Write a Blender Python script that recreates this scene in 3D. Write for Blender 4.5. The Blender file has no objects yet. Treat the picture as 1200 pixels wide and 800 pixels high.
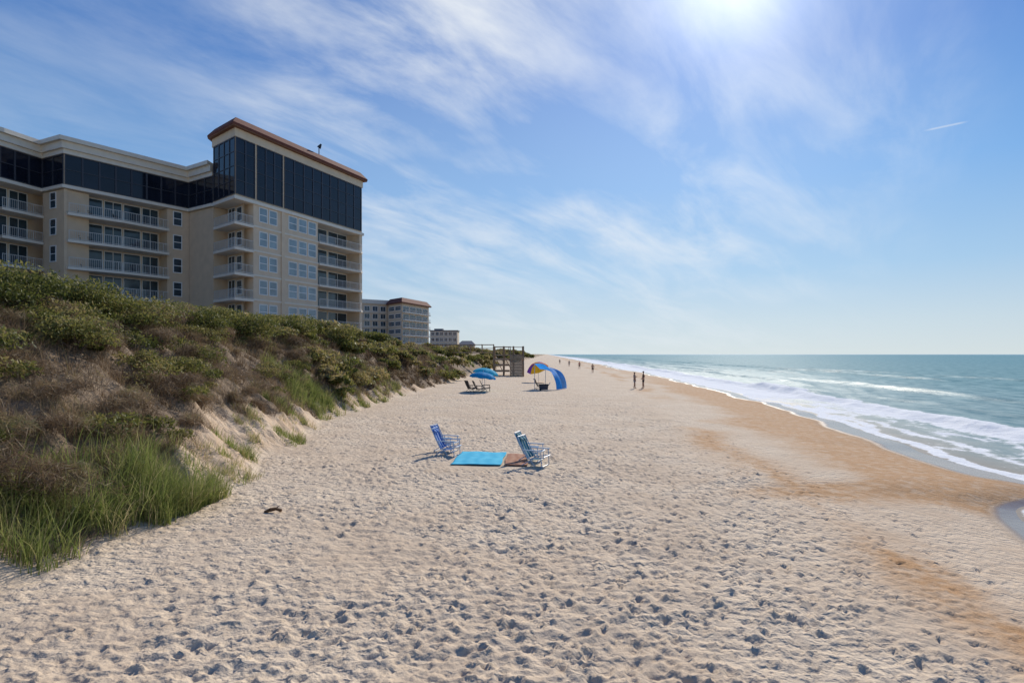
import bpy, bmesh, math, random
import numpy as np
from mathutils import Vector, Matrix, Euler
random.seed(5)
rng = np.random.default_rng(7)
scene = bpy.context.scene
COL = scene.collection
F = 700.0; CAMZ = 4.0; HOR = 415.0
def PX(px, Y): return (px-600.0)/F*Y
def PZ(py, Y): return CAMZ+(HOR-py)/F*Y
AZ = math.radians(20.4); EL = math.radians(32)
SUN = Vector((math.sin(AZ)*math.cos(EL), math.cos(AZ)*math.cos(EL), math.sin(EL)))

# ------------------------------------------------------------------ helpers
def tag(o, label=None, cat=None, group=None, kind=None):
    if label: o['label'] = label
    if cat: o['category'] = cat
    if group: o['group'] = group
    if kind: o['kind'] = kind
    return o
def empty(name, loc, label, cat, group=None, rz=0):
    o = bpy.data.objects.new(name, None); COL.objects.link(o)
    o.location = loc; o.rotation_euler = (0, 0, rz); o.empty_display_size = .2
    return tag(o, label, cat, group)
def dup(o, parent=None):
    c = o.copy(); COL.objects.link(c)
    if parent is not None: c.parent = parent
    for ch in list(o.children): dup(ch, c)
    return c
class MB:
    def __init__(s): s.v = []; s.f = []
    def add(s, vs, fs):
        b = len(s.v); s.v += [tuple(x) for x in vs]; s.f += [tuple(b+i for i in f) for f in fs]
    def box(s, P, u, n, u0, u1, n0, n1, z0, z1):
        vs = []
        for zz in (z0, z1):
            for (a, b) in ((u0, n0), (u1, n0), (u1, n1), (u0, n1)):
                vs.append((P[0]+u[0]*a+n[0]*b, P[1]+u[1]*a+n[1]*b, zz))
        s.add(vs, [(3,2,1,0),(4,5,6,7),(0,1,5,4),(1,2,6,5),(2,3,7,6),(3,0,4,7)])
    def abox(s, x0, x1, y0, y1, z0, z1):
        s.box((0,0), (1,0), (0,1), x0, x1, y0, y1, z0, z1)
    def prism(s, poly, z0, z1):
        n = len(poly)
        vs = [(p[0],p[1],z0) for p in poly]+[(p[0],p[1],z1) for p in poly]
        s.add(vs, [tuple(range(n-1,-1,-1)), tuple(range(n,2*n))]+[(i,(i+1)%n,n+(i+1)%n,n+i) for i in range(n)])
    def tube(s, p, q, r0, r1=None, k=8):
        if r1 is None: r1 = r0
        p = Vector(p); q = Vector(q); d = (q-p).normalized()
        a = d.orthogonal().normalized(); b = d.cross(a)
        vs = []
        for c, r in ((p, r0), (q, r1)):
            for i in range(k):
                t = 2*math.pi*i/k; vs.append(c+a*math.cos(t)*r+b*math.sin(t)*r)
        s.add(vs, [(i,(i+1)%k,k+(i+1)%k,k+i) for i in range(k)]+[tuple(range(k-1,-1,-1)), tuple(range(k,2*k))])
    def path(s, pts, r, k=8):
        for a, b in zip(pts[:-1], pts[1:]): s.tube(a, b, r, r, k)
    def sheet(s, fn, nu, nv):
        vs = [fn(i/nu, j/nv) for j in range(nv+1) for i in range(nu+1)]
        s.add(vs, [(j*(nu+1)+i, j*(nu+1)+i+1, (j+1)*(nu+1)+i+1, (j+1)*(nu+1)+i) for j in range(nv) for i in range(nu)])
    def build(s, name, mat, parent=None, org=(0,0,0), smooth=False, recalc=True):
        me = bpy.data.meshes.new(name)
        me.from_pydata([(v[0]-org[0], v[1]-org[1], v[2]-org[2]) for v in s.v], [], s.f)
        if recalc:
            bm = bmesh.new(); bm.from_mesh(me); bmesh.ops.recalc_face_normals(bm, faces=bm.faces); bm.to_mesh(me); bm.free()
        if smooth: me.polygons.foreach_set('use_smooth', [True]*len(me.polygons))
        me.materials.append(mat)
        o = bpy.data.objects.new(name, me); COL.objects.link(o)
        if parent is not None: o.parent = parent
        return o
def np_mesh(name, V, Q, mat, smooth=True, attrs=None, col=None, parent=None):
    me = bpy.data.meshes.new(name)
    V = np.ascontiguousarray(V, dtype=np.float32); Q = np.ascontiguousarray(Q, dtype=np.int32)
    me.vertices.add(len(V)); me.vertices.foreach_set('co', V.ravel())
    me.loops.add(Q.size); me.loops.foreach_set('vertex_index', Q.ravel())
    me.polygons.add(len(Q))
    me.polygons.foreach_set('loop_start', np.arange(0, Q.size, 4, dtype=np.int32))
    if smooth: me.polygons.foreach_set('use_smooth', np.ones(len(Q), dtype=bool))
    me.update(calc_edges=True)
    for k, a in (attrs or {}).items():
        at = me.attributes.new(k, 'FLOAT', 'POINT'); at.data.foreach_set('value', np.ascontiguousarray(a, dtype=np.float32))
    if col is not None:
        at = me.attributes.new('mask', 'FLOAT_COLOR', 'POINT'); at.data.foreach_set('color', np.ascontiguousarray(col, dtype=np.float32).ravel())
    me.materials.append(mat)
    o = bpy.data.objects.new(name, me); COL.objects.link(o)
    if parent is not None: o.parent = parent
    return o
def gridq(nr, nc):
    i = np.arange(nr-1)[:,None]*nc+np.arange(nc-1)[None,:]
    return np.stack([i, i+1, i+nc+1, i+nc], -1).reshape(-1, 4)
TAB = rng.random((256, 256))
def vnoise(x, y):
    x = np.asarray(x, float); y = np.asarray(y, float)
    xi = np.floor(x).astype(int); yi = np.floor(y).astype(int)
    fx = x-xi; fy = y-yi; fx = fx*fx*(3-2*fx); fy = fy*fy*(3-2*fy)
    g = lambda a, b: TAB[a & 255, b & 255]
    return 2*((g(xi,yi)*(1-fx)+g(xi+1,yi)*fx)*(1-fy)+(g(xi,yi+1)*(1-fx)+g(xi+1,yi+1)*fx)*fy)-1
def fbm(x, y, o=4):
    t = 0; a = 1.; s = 0
    for i in range(o):
        t = t+a*vnoise(np.asarray(x)*2**i+17*i, np.asarray(y)*2**i+31*i); s += a; a *= .5
    return t/s
def sstep(a, b, x):
    t = np.clip((x-a)/(b-a), 0, 1); return t*t*(3-2*t)

# ------------------------------------------------------------------ materials
def new_mat(name):
    m = bpy.data.materials.new(name); m.use_nodes = True
    nt = m.node_tree; return m, nt, nt.nodes['Principled BSDF']
def simple(name, col, rough=.6, var=.12, scale=6., spec=.4, metal=0., bump=0., trans=0.):
    m, nt, b = new_mat(name)
    tc = nt.nodes.new('ShaderNodeTexCoord'); nz = nt.nodes.new('ShaderNodeTexNoise')
    nz.inputs['Scale'].default_value = scale; nz.inputs['Detail'].default_value = 5
    nt.links.new(tc.outputs['Object'], nz.inputs['Vector'])
    r = nt.nodes.new('ShaderNodeValToRGB'); nt.links.new(nz.outputs['Fac'], r.inputs['Fac'])
    r.color_ramp.elements[0].position = .3; r.color_ramp.elements[1].position = .7
    r.color_ramp.elements[0].color = tuple(c*(1-var) for c in col)+(1,)
    r.color_ramp.elements[1].color = tuple(min(1, c*(1+var)) for c in col)+(1,)
    nt.links.new(r.outputs['Color'], b.inputs['Base Color'])
    b.inputs['Roughness'].default_value = rough; b.inputs['Metallic'].default_value = metal
    b.inputs['Specular IOR Level'].default_value = spec
    if bump:
        bp = nt.nodes.new('ShaderNodeBump'); bp.inputs['Strength'].default_value = bump; bp.inputs['Distance'].default_value = .02
        nt.links.new(nz.outputs['Fac'], bp.inputs['Height']); nt.links.new(bp.outputs['Normal'], b.inputs['Normal'])
    if trans:
        t = nt.nodes.new('ShaderNodeBsdfTranslucent'); mx = nt.nodes.new('ShaderNodeMixShader'); mx.inputs[0].default_value = trans
        nt.links.new(r.outputs['Color'], t.inputs['Color'])
        nt.links.new(b.outputs[0], mx.inputs[1]); nt.links.new(t.outputs[0], mx.inputs[2])
        nt.links.new(mx.outputs[0], nt.nodes['Material Output'].inputs['Surface'])
    return m
def foliage(name, stops, trans=.35):
    m, nt, b = new_mat(name)
    a = nt.nodes.new('ShaderNodeAttribute'); a.attribute_name = 'tint'
    r = nt.nodes.new('ShaderNodeValToRGB'); nt.links.new(a.outputs['Fac'], r.inputs['Fac'])
    el = r.color_ramp.elements
    while len(el) < len(stops): el.new(.5)
    for e, (p, c) in zip(el, stops): e.position = p; e.color = c+(1,)
    nt.links.new(r.outputs['Color'], b.inputs['Base Color']); b.inputs['Roughness'].default_value = .6
    b.inputs['Specular IOR Level'].default_value = .2
    t = nt.nodes.new('ShaderNodeBsdfTranslucent'); mx = nt.nodes.new('ShaderNodeMixShader'); mx.inputs[0].default_value = trans
    nt.links.new(r.outputs['Color'], t.inputs['Color'])
    nt.links.new(b.outputs[0], mx.inputs[1]); nt.links.new(t.outputs[0], mx.inputs[2])
    nt.links.new(mx.outputs[0], nt.nodes['Material Output'].inputs['Surface'])
    return m
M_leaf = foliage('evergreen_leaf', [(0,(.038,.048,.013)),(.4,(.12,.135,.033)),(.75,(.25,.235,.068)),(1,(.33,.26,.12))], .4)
M_grass = foliage('beach_grass_blade', [(0,(.10,.14,.03)),(.45,(.25,.30,.08)),(.75,(.38,.36,.14)),(1,(.52,.42,.25))], .45)
M_brush = foliage('dry_brush', [(0,(.075,.05,.032)),(.4,(.20,.135,.08)),(.75,(.37,.27,.165)),(1,(.26,.24,.10))], .3)
M_bark = simple('bark', (.1,.07,.05), .9, .3, 20)
M_stucco = simple('beige_stucco', (.65,.49,.335), .85, .06, 1.2)
M_stucco2 = simple('pale_stucco', (.70,.55,.395), .85, .06, 1.2)
M_cornice = simple('cream_cornice', (.76,.68,.57), .7, .05, 1.5)
M_white = simple('white_paint', (.78,.77,.74), .5, .03, 3)
M_rail = simple('railing_paint', (.62,.60,.57), .5, .03, 3)
M_dframe = simple('dark_mullion', (.045,.045,.058), .4, .1, 3)
M_dglass = simple('tinted_glass', (.010,.012,.022), .06, .4, .45, spec=.4)
M_glass = simple('window_glass', (.22,.29,.32), .06, .3, .5, spec=.8)  # pale blue reflection put into the pane colour
M_door = simple('balcony_glass', (.035,.06,.08), .07, .5, .5, spec=.6)
M_tile = simple('terracotta_roof', (.15,.045,.027), .85, .25, 3, bump=.3)
M_soffit = simple('soffit', (.20,.09,.05), .85, .1, 3)
M_greyroof = simple('grey_shingle', (.18,.18,.19), .8, .2, 3)
M_wood = simple('weathered_wood', (.30,.20,.12), .85, .25, 5, bump=.3)
M_woodl = simple('pale_plank', (.44,.31,.20), .85, .2, 5, bump=.3)
M_alu = simple('aluminium_tube', (.6,.61,.63), .35, .05, 5, metal=.8)
M_lightf = simple('pale_painted_tube', (.35,.48,.62), .4, .05, 5)
M_dark = simple('dark_fabric', (.03,.035,.045), .8, .2, 8)
def towel_mat(name, c1, c2, sc, c3=None, trans=0.):
    m, nt, b = new_mat(name)
    tc = nt.nodes.new('ShaderNodeTexCoord'); w = nt.nodes.new('ShaderNodeTexWave')
    w.inputs['Scale'].default_value = sc; w.inputs['Distortion'].default_value = 6 if not c3 else .2; w.inputs['Detail'].default_value = 3
    if c3: w.bands_direction = 'Y'
    nt.links.new(tc.outputs['Object'], w.inputs['Vector'])
    r = nt.nodes.new('ShaderNodeValToRGB'); r.color_ramp.elements[0].color = c1+(1,); r.color_ramp.elements[1].color = c2+(1,)
    if c3: e = r.color_ramp.elements.new(.55); e.color = c3+(1,)
    nt.links.new(w.outputs['Fac'], r.inputs['Fac']); nt.links.new(r.outputs['Color'], b.inputs['Base Color'])
    b.inputs['Roughness'].default_value = .95; b.inputs['Specular IOR Level'].default_value = .1
    if trans:
        t = nt.nodes.new('ShaderNodeBsdfTranslucent'); mx = nt.nodes.new('ShaderNodeMixShader'); mx.inputs[0].default_value = trans
        nt.links.new(r.outputs['Color'], t.inputs['Color'])
        nt.links.new(b.outputs[0], mx.inputs[1]); nt.links.new(t.outputs[0], mx.inputs[2])
        nt.links.new(mx.outputs[0], nt.nodes['Material Output'].inputs['Surface'])
    return m
M_navy = towel_mat('blue_sling', (.015,.09,.42), (.50,.62,.80), 1.5, (.03,.16,.55), .3)
M_teal = towel_mat('striped_sling', (.02,.13,.26), (.55,.62,.56), 1.6, (.05,.26,.30), .3)
M_plast = simple('cooler_shell', (.04,.05,.08), .4, .1, 6)
M_tblue = simple('umbrella_blue', (.02,.32,.68), .75, .12, 3, spec=.1, trans=.4)
M_tcyan = simple('umbrella_light_blue', (.04,.46,.70), .75, .12, 3, spec=.1, trans=.4)
M_royal = simple('shade_blue', (.04,.30,.80), .75, .2, 1.5, spec=.1, trans=.45)
M_pale = simple('shade_pale_blue', (.30,.58,.85), .75, .1, 1.5, spec=.1, trans=.45)
M_yel = simple('panel_yellow', (.88,.55,.03), .7, .08, 3, trans=.45)
M_pur = simple('panel_purple', (.20,.07,.50), .7, .08, 3, trans=.45)
M_ora = simple('panel_orange', (.80,.25,.03), .7, .08, 3, trans=.45)
M_skin = simple('skin', (.36,.20,.13), .6, .06, 8)
M_hair = simple('dark_hair', (.03,.02,.015), .7, .2, 30)
M_black = simple('black_cloth', (.02,.02,.025), .8, .2, 12)
M_pink = simple('red_cloth', (.45,.08,.08), .8, .1, 12)
M_grey = simple('grey_cloth', (.25,.25,.26), .8, .1, 12)
M_drift = simple('driftwood', (.16,.08,.035), .8, .3, 20, bump=.4)
M_towel = towel_mat('turquoise_towel', (.07,.46,.66), (.11,.53,.72), .8)
M_towel2 = towel_mat('rust_towel', (.40,.20,.13), (.47,.27,.18), 1.2)

# sand
def sand_mat():
    m, nt, b = new_mat('beach_sand'); L = nt.links; N = nt.nodes
    at = N.new('ShaderNodeAttribute'); at.attribute_name = 'mask'
    sp = N.new('ShaderNodeSeparateColor'); L.new(at.outputs['Color'], sp.inputs[0])   # wet, shell, veg
    geo = N.new('ShaderNodeNewGeometry')
    def noise(scale, det=6, rough=.6):
        n = N.new('ShaderNodeTexNoise'); n.inputs['Scale'].default_value = scale; n.inputs['Detail'].default_value = det
        n.inputs['Roughness'].default_value = rough; L.new(geo.outputs['Position'], n.inputs['Vector']); return n.outputs['Fac']
    def mix(f, a, c):
        x = N.new('ShaderNodeMix'); x.data_type = 'RGBA'
        if isinstance(f, float): x.inputs[0].default_value = f
        else: L.new(f, x.inputs[0])
        for s, v in ((6, a), (7, c)):
            if isinstance(v, tuple): x.inputs[s].default_value = v+(1,)
            else: L.new(v, x.inputs[s])
        return x.outputs[2]
    def ramp(f, p0, p1):
        r = N.new('ShaderNodeMapRange'); r.inputs[1].default_value = p0; r.inputs[2].default_value = p1
        r.interpolation_type = 'SMOOTHSTEP'; L.new(f, r.inputs[0]); return r.outputs[0]
    def math_(op, a, c):
        x = N.new('ShaderNodeMath'); x.operation = op
        for s, v in ((0, a), (1, c)):
            if isinstance(v, (int, float)): x.inputs[s].default_value = v
            else: L.new(v, x.inputs[s])
        return x.outputs[0]
    n_big = noise(.45, 5); n_mid = noise(3., 6); n_fine = noise(45, 4, .7); n_spk = noise(130, 2, .7)
    base = mix(ramp(n_big, .35, .65), (.57,.44,.31), (.65,.525,.385))
    base = mix(math_('MULTIPLY', ramp(n_mid, .45, .7), .3), base, (.46,.355,.25))
    base = mix(math_('MULTIPLY', ramp(n_fine, .48, .75), .45), base, (.41,.31,.21))
    shell_f = math_('MULTIPLY', sp.outputs[1], math_('ADD', .5, math_('MULTIPLY', ramp(n_mid, .3, .65), .7)))
    sh = mix(ramp(n_fine, .35, .65), (.35,.18,.075), (.54,.315,.145))
    base = mix(shell_f, base, sh)
    base = mix(math_('MULTIPLY', ramp(n_spk, .60, .68), .55), base, (.16,.11,.07))
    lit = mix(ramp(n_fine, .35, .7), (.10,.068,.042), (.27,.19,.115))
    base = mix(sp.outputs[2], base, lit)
    wetf = ramp(sp.outputs[0], .1, .9)
    base = mix(math_('MULTIPLY', wetf, .72), base, (.20,.135,.085))
    L.new(base, b.inputs['Base Color'])
    rg = N.new('ShaderNodeMapRange'); rg.inputs[1].default_value = .45; rg.inputs[2].default_value = .9; rg.inputs[3].default_value = .92; rg.inputs[4].default_value = .14
    L.new(sp.outputs[0], rg.inputs[0]); L.new(rg.outputs[0], b.inputs['Roughness'])
    b.inputs['Specular IOR Level'].default_value = .28
    n_foot = noise(6., 2, .5); n_f2 = noise(14., 3, .6)
    h = math_('ADD', math_('MULTIPLY', n_fine, .22), math_('ADD', math_('MULTIPLY', ramp(n_foot,.35,.6), .75), math_('MULTIPLY', n_f2, .8)))
    bp = N.new('ShaderNodeBump'); bp.inputs['Distance'].default_value = .045
    dry = math_('MULTIPLY', math_('SUBTRACT', 1., math_('MAXIMUM', wetf, math_('MULTIPLY', sp.outputs[1], .6))), math_('ADD', .55, math_('MULTIPLY', ramp(n_big, .35, .62), .55)))
    L.new(math_('ADD', .05, math_('MULTIPLY', dry, .62)), bp.inputs['Strength'])
    L.new(h, bp.inputs['Height']); L.new(bp.outputs['Normal'], b.inputs['Normal'])
    return m
M_sand = sand_mat()
def sea_mat():
    m, nt, b = new_mat('sea_water'); L = nt.links; N = nt.nodes
    at = N.new('ShaderNodeAttribute'); at.attribute_name = 'mask'
    sp = N.new('ShaderNodeSeparateColor'); L.new(at.outputs['Color'], sp.inputs[0])    # foam, depth, far
    geo = N.new('ShaderNodeNewGeometry')
    mp = N.new('ShaderNodeMapping'); mp.inputs['Rotation'].default_value = (0,0,math.radians(-8)); mp.inputs['Scale'].default_value = (1., .4, 1)
    L.new(geo.outputs['Position'], mp.inputs['Vector'])
    def noise(scale, det=6, rough=.6, v=None):
        n = N.new('ShaderNodeTexNoise'); n.inputs['Scale'].default_value = scale; n.inputs['Detail'].default_value = det
        n.inputs['Roughness'].default_value = rough; L.new(v or mp.outputs[0], n.inputs['Vector']); return n.outputs['Fac']
    def math_(op, a, c):
        x = N.new('ShaderNodeMath'); x.operation = op
        for s, v in ((0, a), (1, c)):
            if isinstance(v, (int, float)): x.inputs[s].default_value = v
            else: L.new(v, x.inputs[s])
        return x.outputs[0]
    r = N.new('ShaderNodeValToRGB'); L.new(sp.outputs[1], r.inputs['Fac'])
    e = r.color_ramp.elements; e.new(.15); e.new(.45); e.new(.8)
    for k, (p, c) in zip(e, [(0,(.36,.29,.21)),(.12,(.42,.46,.40)),(.40,(.32,.47,.45)),(.72,(.22,.41,.44)),(1,(.50,.64,.69))]): k.position = p; k.color = c+(1,)  # water colour by depth; the pale last stop paints in distance haze
    big = noise(.05, 4); mx = N.new('ShaderNodeMix'); mx.data_type = 'RGBA'
    near = math_('MULTIPLY', math_('MINIMUM', math_('MULTIPLY', sp.outputs[1], 4), 1), math_('MINIMUM', 1, math_('MAXIMUM', 0, math_('MULTIPLY', math_('SUBTRACT', 1., sp.outputs[1]), 4))))
    L.new(math_('MULTIPLY', math_('MULTIPLY', big, .5), near), mx.inputs[0]); L.new(r.outputs['Color'], mx.inputs[6]); mx.inputs[7].default_value = (.18,.34,.36,1)
    rip = noise(.8, 5, .65)
    m3 = N.new('ShaderNodeMix'); m3.data_type = 'RGBA'; L.new(math_('MINIMUM', math_('MULTIPLY', math_('MULTIPLY', math_('MAXIMUM', 0., math_('SUBTRACT', .58, rip)), 3.6), near), .75), m3.inputs[0]); m3.clamp_factor = True
    L.new(mx.outputs[2], m3.inputs[6]); m3.inputs[7].default_value = (.06,.18,.21,1)  # ripple shading painted in: troughs darkened in the water colour
    fo = noise(2.2, 8, .7, geo.outputs['Position'])
    mr = N.new('ShaderNodeMapRange'); mr.inputs[1].default_value = .45; mr.inputs[2].default_value = .60
    L.new(math_('ADD', math_('MULTIPLY', sp.outputs[0], .75), math_('SUBTRACT', fo, .32)), mr.inputs[0])
    ff = math_('MULTIPLY', mr.outputs[0], math_('MINIMUM', math_('MULTIPLY', sp.outputs[0], 6), 1))
    m2 = N.new('ShaderNodeMix'); m2.data_type = 'RGBA'; L.new(ff, m2.inputs[0]); L.new(m3.outputs[2], m2.inputs[6]); m2.inputs[7].default_value = (.86,.87,.86,1)
    L.new(m2.outputs[2], b.inputs['Base Color'])
    rr = N.new('ShaderNodeMapRange'); rr.inputs[3].default_value = .36; rr.inputs[4].default_value = .95; L.new(ff, rr.inputs[0]); L.new(rr.outputs[0], b.inputs['Roughness'])
    L.new(math_('MAXIMUM', .004, math_('SUBTRACT', .035, math_('MULTIPLY', sp.outputs[1], .07))), b.inputs['Specular IOR Level'])
    h = math_('ADD', math_('MULTIPLY', noise(.35, 3), 1.), math_('ADD', math_('MULTIPLY', rip, .6), math_('MULTIPLY', fo, .2)))
    bp = N.new('ShaderNodeBump'); bp.inputs['Distance'].default_value = .8; L.new(h, bp.inputs['Height'])
    L.new(math_('ADD', math_('MULTIPLY', ff, .25), math_('ADD', .1, math_('MULTIPLY', sp.outputs[1], .6))), bp.inputs['Strength'])
    L.new(bp.outputs['Normal'], b.inputs['Normal'])
    return m
M_sea = sea_mat()

# ------------------------------------------------------------------ terrain
def sinterp(Y, xs, ys, e, c):
    t = 0
    for k in (-1,-.5,0,.5,1): t = t+np.interp(Y+k*(np.abs(Y)*e+c), xs, ys)
    return t/5
TX = [-60,-20,8,13,18,24,32,48,95,238,1000,40000]; TY = [-9,-8,-7.4,-6.3,-6.9,-8.2,-9,-8.2,-5.0,2.5,46,2270]
WX = [-60,-20,8,12.4,14.5,15.6,16.4,17.4,19,22,25.5,37,60,112,233,1000,40000]; WY = [6,8.5,10.8,11.4,12.3,13.1,14.9,16.2,16.2,16.3,17.3,19.2,23,27,34.5,78,2330]
def toe(Y):
    Y = np.asarray(Y, float); k = np.clip(20/np.maximum(np.abs(Y),1),0,1)
    return sinterp(Y, TX, TY, .1, .5)+(.55*vnoise(Y*.33, 3.3)+.28*vnoise(Y*.95, 8.3))*k
def wat(Y):
    Y = np.asarray(Y, float)
    return sinterp(Y, WX, WY, .012, .15)+(.55*vnoise(Y*.11, 7.7)+.22*vnoise(Y*.37, 2.1))*sstep(19, 26, Y)*(1+np.clip(Y/100,0,2))
def crest(Y): return np.interp(Y, [0,16,26,34,45,60,90,140,400], [4.9,5.0,5.6,5.7,5.3,4.8,4.4,4.4,4.0])
def dveg(Y): return np.interp(Y, [0,11,12.5,15,24,30,36,48,60], [.2,.2,.45,1.1,1.2,1.0,.75,.6,.4])
def ground(X, Y):
    X = np.asarray(X, float); Y = np.asarray(Y, float)
    b = toe(Y); w = wat(Y)-b; s = X-b; t = s/w
    zb = np.interp(t, [0,.3,.62,.8,.9,1.0], [.8,.66,.58,.42,.24,0])
    zb = np.where(s > w, -(s-w)*.07, zb); zb = np.maximum(zb, -3)
    d = np.maximum(-s, 0); p = np.clip(d/7.0, 0, 1); c = crest(Y)
    rise = np.sin(p*math.pi/2)**1.3
    zd = .8+(c-.8)*rise-sstep(8, 25, d)*1.0
    zd = zd+.12*sstep(0, 1.0, d+.5*vnoise(X*1.2, Y*1.2)*sstep(0,.3,d))*sstep(12.5,15,Y)*(1-sstep(38,55,Y))*(1-sstep(2,5,d))
    zd = zd+fbm(X*.35, Y*.35, 3)*.55*sstep(.5, 3, d)*(1-sstep(30, 60, d))
    zd = zd+(fbm(X*1.3, Y*1.3, 3)*.32+fbm(X*3.4, Y*3.4, 2)*.09)*sstep(.0, .8, d)*(1-sstep(30, 60, d))
    return np.where(s < 0, zd, zb)
def gz(x, y): return float(ground(np.array([x]), np.array([y]))[0])

rows = [-60,-45,-30,-22,-16,-12,-9,-6,-4,-2,-1,0,1,2,2.7,3.3]
y = 3.8
while y < 50: rows.append(y); y += max(.026, .0045*y)
while y < 300: rows.append(y); y *= 1.016
while y < 30000: rows.append(y); y *= 1.06
Yr = np.array(rows)
cs = list(np.arange(-8, -1.5, .13))+list(np.arange(-1.5, 17, .04))+list(np.arange(17, 24, .12))+list(np.arange(24, 45, .6))
a = 8.4; left = []
while a < 12000: left.append(-a); a += max(.3, (a-7)*.09)
right = []; a = 45.
while a < 400: right.append(a); a *= 1.25
Sc = np.array(left[::-1]+cs+right)
Yg = np.repeat(Yr[:,None], len(Sc), 1); Xg = toe(Yr)[:,None]+Sc[None,:]
Zg = ground(Xg, Yg)
Wg = (wat(Yr)-toe(Yr))[:,None]; Tg = Sc[None,:]/Wg; Dg = np.maximum(-Sc[None,:]+0*Yg, 0)
Og = Xg-wat(Yr)[:,None]
lim = np.where(Yg < 17, Xg-7.4, Og+9.)
lim = lim+1.8*fbm(Xg*.2, Yg*.2, 3)
churn = (1-sstep(-2.5, 1., lim))*sstep(-1.2, .2, Sc[None,:])*(1-sstep(40, 70, Yg))
patch = .45+.9*sstep(-.35,.35,fbm(Xg*.3+40, Yg*.3, 3))
Zg += churn*(.045*fbm(Xg*.6, Yg*.6, 3)+patch*(.024*fbm(Xg*2.3+9, Yg*2.3, 3)+.024*fbm(Xg*7+9, Yg*7, 2)))
Zg += (1-sstep(-2.5,-.5,Og))*(Sc[None,:]>0)*(1-sstep(60,120,Yg))*(.02*fbm(Xg*.5, Yg*.9, 3)+.008*fbm(Xg*5, Yg*5, 2))
def stamp(fx, fy, ang, ln, wd, dep):
    i0, i1 = np.searchsorted(Yr, (fy-ln*2.2, fy+ln*2.2)); s0 = fx-float(toe(fy)); j0, j1 = np.searchsorted(Sc, (s0-ln*2.2, s0+ln*2.2))
    if i1-i0 < 2 or j1-j0 < 2: return
    dx = Xg[i0:i1, j0:j1]-fx; dy = Yg[i0:i1, j0:j1]-fy
    ca, sa = math.cos(ang), math.sin(ang)
    u = (dx*ca+dy*sa)/ln; v = (-dx*sa+dy*ca)/wd
    e = u*u+v*v; r = np.sqrt(e)
    Zg[i0:i1, j0:j1] += -dep*np.exp(-(e**1.5))+dep*.6*np.exp(-((r-1.4)**2)*6)*(1+.7*u)
nf = 0
R = random.Random(3)
while nf < 20000:
    fy = 4.2+46*R.random()**1.6
    b = float(toe(fy)); fx = b+R.random()*19
    lm = (fx-7.4) if fy < 17 else fx-float(wat(fy))+9
    if lm > R.gauss(-1.6, 1.6): continue
    if float(fbm(fx*.4+3, fy*.4, 2)) < R.uniform(-.8,.1): nf += .35; continue
    stamp(fx, fy, R.gauss(math.pi/2, 1.0), R.uniform(.06,.13), R.uniform(.035,.065), R.choice((.009,.012,.014,.016,.019))); nf += 1
for k in range(110):           # walking trails
    fx = R.uniform(-6, 8); fy = R.uniform(4.5, 16); ang = R.gauss(math.pi/2-.05, .4); side = 1
    for q in range(40):
        side = -side
        stamp(fx+side*.1*math.sin(ang), fy-side*.1*math.cos(ang), ang+R.gauss(0,.15), R.uniform(.10,.13), .05, R.uniform(.010,.020))
        fx += .62*math.cos(ang); fy += .62*math.sin(ang); ang += R.gauss(0, .07)
        if fx-float(toe(fy)) < .2 or (fx > 8.6 if fy < 17 else fx-float(wat(fy)) > -7.5) or fy > 50: break
# the sand lies flatter where the towels are spread
flat = sstep(-2.3,-1.8,Xg)*(1-sstep(.6,1.0,Xg))*sstep(17.2,17.7,Yg)*(1-sstep(20.2,20.7,Yg))
Zg = Zg*(1-flat)+(ground(Xg, Yg)-.01)*flat
nb_ = fbm(Xg*.16, Yg*.16, 4); nb2 = fbm(Xg*.6, Yg*.35, 3)
lobe = sstep(-8., -5.2, Og+2.0*nb_+.9*nb2)*sstep(14.0, 15.6, Yg+.6*nb2)*(1-.45*sstep(50,120,Yg))
edge_dark = np.exp(-((Og+1.2)/.9)**2)*sstep(14.2, 15.8, Yg)*(1-sstep(35,60,Yg))*.42
streak = np.exp(-((Xg-6.7-.06*(Yg-8)+.8*nb_)/.75)**2)*sstep(-.45,.15,fbm(Xg*.5+5, Yg*.3, 3))*(1-sstep(20,30,Yg))
streak2 = .95*np.exp(-((Og+9.3+1.4*nb_)/.9)**2)*sstep(15,19,Yg)*sstep(-.3,.2,fbm(Xg*.3+5, Yg*.12, 3))
shell = np.clip(np.maximum(np.maximum(lobe, streak*.95), streak2)+.12*sstep(5,9,Xg)*(Yg<17)+.30*sstep(.05,.5,Dg), 0, 1)*(Og < 4)
wet = sstep(-2.5, -1.0, Og+.9*nb_)
wet = np.where(Yg < 19, sstep(-1.3,-.2,Og+.3*nb_)*(1-sstep(17.5,19.,Yg))+wet*sstep(17.5,19.,Yg), wet)
wet = np.maximum(wet, edge_dark)
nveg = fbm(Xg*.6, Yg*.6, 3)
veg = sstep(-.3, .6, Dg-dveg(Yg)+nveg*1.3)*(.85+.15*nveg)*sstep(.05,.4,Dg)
col = np.stack([wet, shell, np.clip(veg,0,1), np.ones_like(wet)], -1)
g = np_mesh('ground', np.stack([Xg, Yg, Zg], -1).reshape(-1,3), gridq(*Xg.shape), M_sand, True, col=col.reshape(-1,4))
tag(g, kind='structure', label='pale footprint covered sand beach rising into the dune', cat='ground')

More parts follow.
